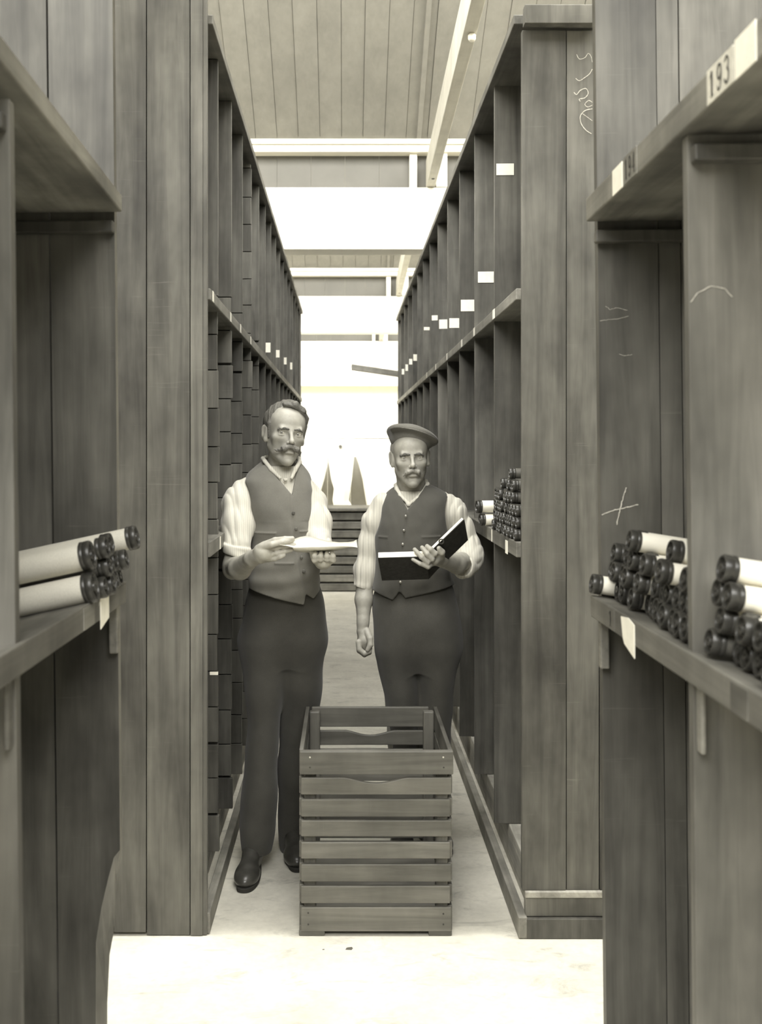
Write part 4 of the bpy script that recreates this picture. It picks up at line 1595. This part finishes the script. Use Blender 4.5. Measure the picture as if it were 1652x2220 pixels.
# the papers he holds
t = empty('paper_sheets', tuple(A(700, 1180, -.42)))
def strip(rows, name, nu=48):
    """rows: list of (pixel polyline, depth) from the man's chest outwards; lofted into one bent sheet"""
    vs, fs = [], []
    n = len(rows)
    for poly, d in rows:
        xs_ = [q[0] for q in poly]; ys_ = [q[1] for q in poly]
        for i in range(nu + 1):
            px = xs_[0] + (xs_[-1] - xs_[0]) * i / nu
            vs.append(A(px, np.interp(px, xs_, ys_), d))
    for r in range(n - 1):
        for i in range(nu):
            a = r * (nu + 1) + i
            fs.append((a, a + 1, a + nu + 2, a + nu + 1))
    m = MB(); m.add(vs, fs)
    o = m.build(name, PAPER, t, smooth=True)
    md = o.modifiers.new('thick', 'SOLIDIFY'); md.thickness = .0008
    return o
top = [(606, 1175), (622, 1172), (636, 1169), (650, 1164), (662, 1162), (676, 1163.5), (692, 1168), (712, 1173), (735, 1175.5), (755, 1175), (766, 1173.5), (773, 1170)]
mid = [(606, 1178), (622, 1177), (636, 1180), (650, 1178), (662, 1176), (676, 1176), (692, 1178), (712, 1180), (735, 1181), (755, 1181), (766, 1181), (774, 1181)]
fro = [(606, 1181), (622, 1183), (636, 1187), (650, 1187), (662, 1186.5), (676, 1186), (692, 1186), (712, 1185), (735, 1184), (755, 1184), (766, 1185), (775, 1187)]
low = [(632, 1192), (642, 1196), (662, 1197.5), (690, 1198), (715, 1196), (735, 1192), (752, 1188), (772, 1186)]
strip([(top, -.34), (mid, -.41), (fro, -.45)], 'sheet')
strip([(fro[2:], -.448), (low, -.385)], 'sheet')
strip([([(x, y + .6) for x, y in top[1:9]], -.345), ([(x, y + 1.5) for x, y in mid[1:9]], -.41)], 'sheet')
tag(t, 'loose white paper sheets held out by the bareheaded man', 'papers')

# ================================================================== MAN B (right, cap)
ZB = 4.17
def B(px, py, d=0.0):
    return P(px, py, ZB + d)


HB = Head(B(889, 991, -.02), yaw=2, roll=2, pitch=0, s=.96)
H = HB
originB = (B(900, 0)[0], 4.2, 0)
S = Shape(.0026)
head_skin(S, HB)
S.rc(HB.p(0, -.02, -.07), B(894, 1085, .035), .056, .052, k=.02)
S.loft(loftpx([(1085, 850, 945, .05, .03), (1110, 838, 958, .075, .02), (1200, 834, 952, .095, .01), (1290, 830, 965, .10, .01), (1400, 845, 970, .08, .03)], ZB), k=.02)
S.chain([B(865, 1420, .02), B(868, 1600, .04), B(872, 1810, .06)], [.07, .05, .036], k=.02)
S.chain([B(950, 1420, .02), B(945, 1600, .05), B(935, 1810, .08)], [.07, .05, .036], k=.02)
# his right arm hangs
S.chain([B(836, 1104, .01), B(803, 1190, .02), B(791, 1262, .01)], [.032, .032, .031], k=.02)
S.chain([B(791, 1262, .01), B(789, 1300, -.005), B(787, 1350, -.03)], [.034, .034, .023], k=.015)
S.rc(B(787, 1345, -.03), B(786, 1368, -.035), .021, .023, k=.012)
# hand hanging loosely closed, thumb towards us
S.ell(B(788, 1385, -.03), (.024, .038, .040), k=.012)
S.rc(B(789, 1390, -.05), B(791, 1404, -.035), .020, .017, k=.010)
S.rc(B(789, 1390, -.01), B(791, 1404, -.015), .020, .017, k=.010)
for q, (dd, ln) in enumerate([(-.062, 0), (-.040, 4), (-.018, 3), (.003, -2)]):
    finger(S, [B(777, 1392, dd), B(779, 1408 + ln * .6, dd - .006), B(790, 1417 + ln * .6, dd - .008), B(801, 1413 + ln * .5, dd - .004), B(803, 1404, dd)],
           [.0110, .0105, .0098, .0085, .0075], k=.003)
finger(S, [B(795, 1368, -.05), B(802, 1384, -.070), B(803, 1398, -.076), B(797, 1409, -.078)], [.0135, .0122, .0110, .0085])
# his left arm bends across, hand under the open book
S.chain([B(952, 1098, .01), B(994, 1160, .02), B(1014, 1210, -.01)], [.034, .036, .036], k=.02)
S.chain([B(1014, 1212, -.01), B(990, 1222, -.12), B(955, 1214, -.24)], [.036, .037, .026], k=.015)
hz = -.30
S.rc(B(955, 1213, -.24), B(940, 1210, hz), .026, .028, k=.012)
S.rc(B(944, 1203, hz), B(934, 1214, hz), .020, .020, k=.01)
g = -.335
finger(S, [B(940, 1220, hz), B(928, 1229, g), B(911, 1222, g - .008), B(895, 1213, g - .004)], [.0095, .0088, .0080, .0068])
finger(S, [B(938, 1214, hz), B(927, 1219, g - .004), B(914, 1208, g - .012), B(899, 1191, g - .004)], [.0105, .0098, .0090, .0074])
finger(S, [B(942, 1207, hz), B(937, 1212, g - .006), B(926, 1201, g - .014), B(915, 1187, g - .006)], [.0108, .0102, .0094, .0078])
finger(S, [B(948, 1202, hz), B(943, 1200, g - .006), B(934, 1191, g - .012), B(926, 1184, g - .004)], [.0108, .0102, .0094, .0080])
finger(S, [B(957, 1208, hz + .01), B(958, 1197, g + .005), B(952, 1189, g - .002)], [.0130, .0120, .0095])
MBp = S.build('person', SKIN, None, originB, 1)
tag(MBp, 'man in flat cap and dark waistcoat standing behind the crate, holding an open book', 'person')
eyes(HB, MBp, (0, 0, 1.5))
# hair at the temples and nape
S = Shape(.0024)
HB.ell(S, (0, -.024, .030), (.0785, .0900, .0780), k=.01)
HB.ell(S, (0, .085, .0), (.064, .074, .12), op='s', k=.01)
HB.ell(S, (0, .02, -.112), (.12, .11, .085), op='s', k=.006)
HB.ell(S, (0, 0, .15), (.12, .16, .09), op='s', k=.006)
for s in (-1, 1):
    HB.ell(S, (s * .085, -.006, -.020), (.03, .026, .042), op='s', k=.006)
S.build('hair', MOUSTG, MBp, None, 0)
S = Shape(.0018)
for s in (-1, 1):
    d_ = hd(.0005, 40 + s, 420, 60, 260)
    HB.rc(S, (s * .003, .102, -.053), (s * .020, .099, -.059), .0080, .0090, k=.006, disp=d_)
    HB.rc(S, (s * .020, .098, -.059), (s * .036, .086, -.072), .0090, .0045, k=.006, disp=d_)
S.build('moustache', MOUSTG, MBp, None, 0)
for s in (-1, 1):
    S = Shape(.0018)
    HB.rc(S, (s * .010, .0905, .0110), (s * .030, .0885, .0120), .0042, .0052, k=.004, disp=hd(.0008, 64 + s, 300, 60, 300))
    HB.rc(S, (s * .030, .0885, .0120), (s * .048, .0780, .0070), .0052, .0036, k=.004, disp=hd(.0008, 66 + s, 300, 60, 300))
    S.build('eyebrow', BROWM, MBp, None, 0)
# flat cap, pushed back and tilted
S = Shape(.0024)
Rc = rot_v(17) @ rot_u(14)
HB.ell(S, (.006, -.020, .072), (.087, .100, .062), rot=rot_v(14), k=.01)
HB.ell(S, (.014, -.018, .086), (.108, .116, .030), rot=Rc, k=.022, disp=folds(.0012, 50, 60, 60, 60))
HB.ell(S, (.013, .058, .0875), (.100, .056, .0065), rot=rot_v(17) @ rot_u(22), k=.005)     # peak
HB.ell(S, (0, -.010, .010), (.0745, .0945, .083), op='s', k=.004)
HB.ell(S, (0, .040, .020), (.067, .062, .066), op='s', k=.004)
cp = S.build('cap', CAPC, MBp)
# shirt
S = Shape(.003)
S.loft(loftpx([(1064, 858, 934, .065, .02), (1082, 842, 958, .088, .02), (1110, 830, 966, .108, .01), (1200, 826, 960, .122), (1285, 818, 972, .12)], ZB), k=.01)
S.chain([B(832, 1092, .01), B(812, 1130, .015), B(801, 1180, .02), B(793, 1235, .015), B(788, 1268, .005)], [.044, .044, .042, .043, .040], k=.03, disp=ridge(.0038, 51, 80, 50, 9))
def hemB(x, y, z):
    c = B(788, 1275, .005)
    return np.maximum((z - c[2]) + (x - c[0]) * .28, np.sqrt((x - c[0]) ** 2 + (y - c[1]) ** 2) - .09) + 0 * y
S.carve(hemB, B(788, 1300, .005) - .09, B(788, 1285, .005) + .09, .002)
S.chain([B(958, 1088, .01), B(980, 1110, .015), B(998, 1150, .025), B(1016, 1195, .01), B(1018, 1210, -.01)], [.044, .054, .052, .050, .050], k=.03, disp=ridge(.0045, 52, 70, 50, 14))
S.chain([B(1018, 1210, -.01), B(1008, 1228, -.06)], [.050, .050], k=.03, disp=ridge(.0045, 53, 60, 50, 50))
e0, e1 = B(1000, 1226, -.09), B(975, 1222, -.15)
S.rc(e0, e1, .040, .060, op='s', k=.004)
S.chain([B(866, 1046, .08), B(858, 1052, .03), B(860, 1060, -.02), B(868, 1074, -.06), B(884, 1090, -.085)], [.008, .008, .0085, .0085, .0065], k=.004)
S.chain([B(866, 1046, .08), B(896, 1040, .10), B(923, 1043, .06), B(927, 1050, .0), B(919, 1066, -.055), B(905, 1080, -.085), B(894, 1088, -.088)], [.008, .008, .008, .0085, .009, .0085, .0065], k=.004)
S.ell(B(886, 1094, -.088), (.010, .008, .009), k=.006)
S.build('shirt', SHIRTB, MBp)
# waistcoat
S = Shape(.003)
hemx2 = [760, 811, 851, 864, 868, 877.5, 982, 1040]
hemy2 = [1280, 1285, 1300, 1282, 1282, 1294, 1272, 1266]
def vdispB(x, y, z):
    d = folds(.0022, 61, 26, 20, 40)(x, y, z) + folds(.001, 62, 60, 60, 60)(x, y, z)
    fr = (y < ZB - .03)
    py = VY - (z - HC) * F / (ZB - .1)
    xx = (np.interp(py.ravel(), [1100, 1180, 1282], [881, 872, 866]).reshape(py.shape) - VX) * (ZB - .1) / F
    d = d - .004 * fr * (1 / (1 + np.exp((xx - x) / .0012)))
    for (x0, x1, ym) in ((818, 838, 1165), (908, 950, 1163)):
        zc_ = HC - (ym - VY) * (ZB - .1) / F
        a, b = (x0 - VX) * ZB / F, (x1 - VX) * ZB / F
        d = d - .0035 * fr * np.exp(-((z - zc_) / .0035) ** 2) * ((x > a) & (x < b))
    return d
def hemcutB(x, y, z):
    px = VX + x * F / (ZB - .1)
    hz_ = HC - (np.interp(px.ravel(), hemx2, hemy2).reshape(px.shape) - VY) * (ZB - .1) / F
    return np.where(y < ZB + .01, hz_, HC - (1270 - VY) * ZB / F) - z
S.loft(loftpx([(1050, 862, 932, .070, .035), (1058, 850, 950, .085, .03), (1070, 836, 968, .100, .02), (1090, 826, 973, .113, .01), (1130, 815, 970, .126), (1165, 812, 969, .133),
               (1200, 814, 970, .135), (1240, 812, 976, .136), (1280, 808, 985, .137), (1312, 806, 990, .138)], ZB), disp=vdispB, cut=hemcutB, p=2.2)
def vneckB(x, y, z):
    px = VX + x * F / (ZB - .09)
    py = VY - (z - HC) * F / (ZB - .09)
    l = np.interp(py.ravel(), [1030, 1056, 1104], [856, 859, 883]).reshape(py.shape)
    r = np.interp(py.ravel(), [1030, 1048, 1075, 1104], [938, 930, 908, 884]).reshape(py.shape)
    d = np.maximum(l - px, px - r) * ZB / F
    return np.maximum(d, np.maximum(y - ZB, HC - (1105 - VY) * ZB / F - z))
S.carve(vneckB, B(850, 1108, -.2), B(940, 1040, 0), .003)
S.rc(B(894, 1042, .03), B(894, 1068, .03), .066, .056, op='s', k=.006)
S.ell(B(806, 1120, .01), (.036, .14, .088), rot_v(10), op='s', k=.008)
S.ell(B(985, 1118, .01), (.050, .14, .088), rot_v(-8), op='s', k=.008)
VB = S.build('waistcoat', VESTB, MBp)
for (px, py) in [(879.5, 1119), (875.5, 1150), (873, 1180), (868, 1262)]:
    p = B(px, py, -.13)
    m = MB(); m.lathe_x([(-.004, .0001), (-.004, .003), (-.002, .0052), (.004, .0055), (.004, .0001)], 14)
    m2 = MB(); m2.add([(p[0] + v[1], p[1] - .004 + v[0], p[2] + v[2]) for v in m.v], m.f)
    m2.build('button', BTNM, VB)
# trousers
S = Shape(.0036)
S.loft(loftpx([(1262, 816, 978, .122), (1300, 808, 988, .13), (1350, 810, 998, .13), (1390, 813, 1000, .125, .01), (1420, 822, 988, .11, .015), (1450, 850, 960, .085, .02)], ZB), k=.03, disp=folds(.003, 71, 16, 16, 22))
S.loft(loftpx([(1300, 835, 905, .07, .0), (1335, 824, 912, .10, .0), (1400, 815, 910, .115, .01), (1470, 823, 906, .10, .02), (1530, 837, 906, .09, .03), (1600, 845, 904, .085, .04), (1700, 850, 902, .08, .05), (1815, 850, 896, .075, .06)], ZB), k=.03, disp=folds(.005, 72, 10, 14, 26))
S.loft(loftpx([(1300, 900, 965, .07, .0), (1335, 894, 978, .10, .0), (1400, 896, 999, .115, .01), (1470, 904, 988, .10, .02), (1530, 907, 982, .09, .03), (1600, 908, 976, .085, .05), (1700, 908, 968, .08, .07), (1815, 910, 960, .075, .08)], ZB), k=.03, disp=folds(.005, 73, 10, 14, 26))
S.build('trousers', TROUB, MBp)
shoe(MBp, (B(872, 0, .10)[0], 4.30, 0), -3, .27)
shoe(MBp, (B(936, 0, .10)[0], 4.31, 0), 8, .27)

# open book, covers towards us
t = empty('open_book', tuple(B(935, 1205, -.31)))
def slab(c4, th, mat_, name, inset=0):
    """c4: four corners of the face towards us (tl, tr, br, bl); th: thickness away from us"""
    c = [np.array(q) for q in c4]
    n = np.cross(c[1] - c[0], c[3] - c[0]); n /= np.linalg.norm(n)
    if n[1] < 0: n = -n
    m = MB()
    m.hexa([c[3], c[2], c[2] + n * th, c[3] + n * th, c[0], c[1], c[1] + n * th, c[0] + n * th])
    return m.build(name, mat_, t, bevel=.001), n
Lc = [B(819, 1210, -.34), B(924, 1207, -.345), B(930, 1256, -.245), B(828, 1259, -.24)]
cv, n1 = slab(Lc, .003, BOOKC, 'cover')
ins = [Lc[0] + n1 * .0032 + np.array([.002, 0, -.001]), Lc[1] + n1 * .0032 + np.array([0, 0, -.001]), Lc[2] + n1 * .0032, Lc[3] + n1 * .0032 + np.array([.002, 0, 0])]
slab(ins, .024, PAGES, 'page_block')
Rc_ = [B(940, 1190, -.335), B(1007, 1126, -.335), B(1015, 1171, -.25), B(948, 1236, -.25)]
cv2, n2 = slab(Rc_, .003, BOOKC, 'cover')
ins = [Rc_[0] + n2 * .0032, Rc_[1] + n2 * .0032 + np.array([-.002, 0, -.001]), Rc_[2] + n2 * .0032 + np.array([-.002, 0, 0]), Rc_[3] + n2 * .0032]
slab(ins, .010, PAGES, 'page_block')
sp = [Lc[1], Rc_[0], Rc_[3], Lc[2]]
slab(sp, .003, BOOKC, 'spine')
m = MB()
c = B(957, 1174, -.352)
for k in range(16):
    pass
m.lathe_x([(0, .006), (0, .010), (.006, .010), (.006, .006), (0, .006)], 18)
m2 = MB(); m2.add([(c[0] + v[1], c[1] + v[0], c[2] + v[2]) for v in m.v], m.f)
m2.build('clasp', CAPM, t)
tag(t, 'dark-covered open book held by the man in the cap, white page edges upward', 'book')

# the two nearest racks lean a little towards the left
for t, dx in ((FR, .014), (FL, -.002)):
    t.rotation_euler = (0, -.0112, 0)
    t.location.x += .0112 * 1.27 + dx

# ================================================================== LIGHT
def skylight(yv, power, sy=3.3, x=0.0, sx=2 * XW - .4):
    L = bpy.data.lights.new('skylight', 'AREA')
    L.shape = 'RECTANGLE'
    L.size = sx
    L.size_y = sy
    L.energy = power
    L.color = (1.0, .985, .94)
    o = bpy.data.objects.new('skylight', L)
    COL.objects.link(o)
    o.location = (x, yv + .34, 4.15 + 1.72)
    d = Vector((0, 1, -1.3))
    o.rotation_euler = d.to_track_quat('-Z', 'Y').to_euler()
    return o


for i, yv in enumerate(VAL[:-1]):
    if i == 0:
        skylight(yv, 1380, 3.3, -1.1, 8.4)
    else:
        skylight(yv, 1800 if i == 1 else 1500)

w = bpy.data.worlds.new('sky')
SC.world = w
w.use_nodes = True
bg = w.node_tree.nodes['Background']
bg.inputs[0].default_value = (1.0, .97, .9, 1)
bg.inputs[1].default_value = 0.25

# ================================================================== CAMERA
cam = bpy.data.cameras.new('camera')
co = bpy.data.objects.new('camera', cam)
COL.objects.link(co)
co.location = (0, 0, HC)
co.rotation_euler = (math.radians(90), 0, 0)
cam.sensor_fit = 'AUTO'
cam.sensor_width = 36
cam.lens = 36 * F / 2220.0
cam.shift_x = (1652 / 2 - VX) / 2220.0
cam.shift_y = -(2220 / 2 - VY) / 2220.0
cam.clip_start = .05
cam.dof.use_dof = True
cam.dof.focus_distance = 3.85
cam.dof.aperture_fstop = 5.6
SC.camera = co

vs_ = SC.view_settings
SC.display_settings.display_device = 'sRGB'
vs_.view_transform = 'Standard'
vs_.look = 'None'
vs_.exposure = 0.0
vs_.gamma = 1.0
vs_.use_curve_mapping = False
SC.cycles.use_denoising = True
SC.cycles.max_bounces = 10
SC.cycles.diffuse_bounces = 6
SC.cycles.sample_clamp_indirect = 8
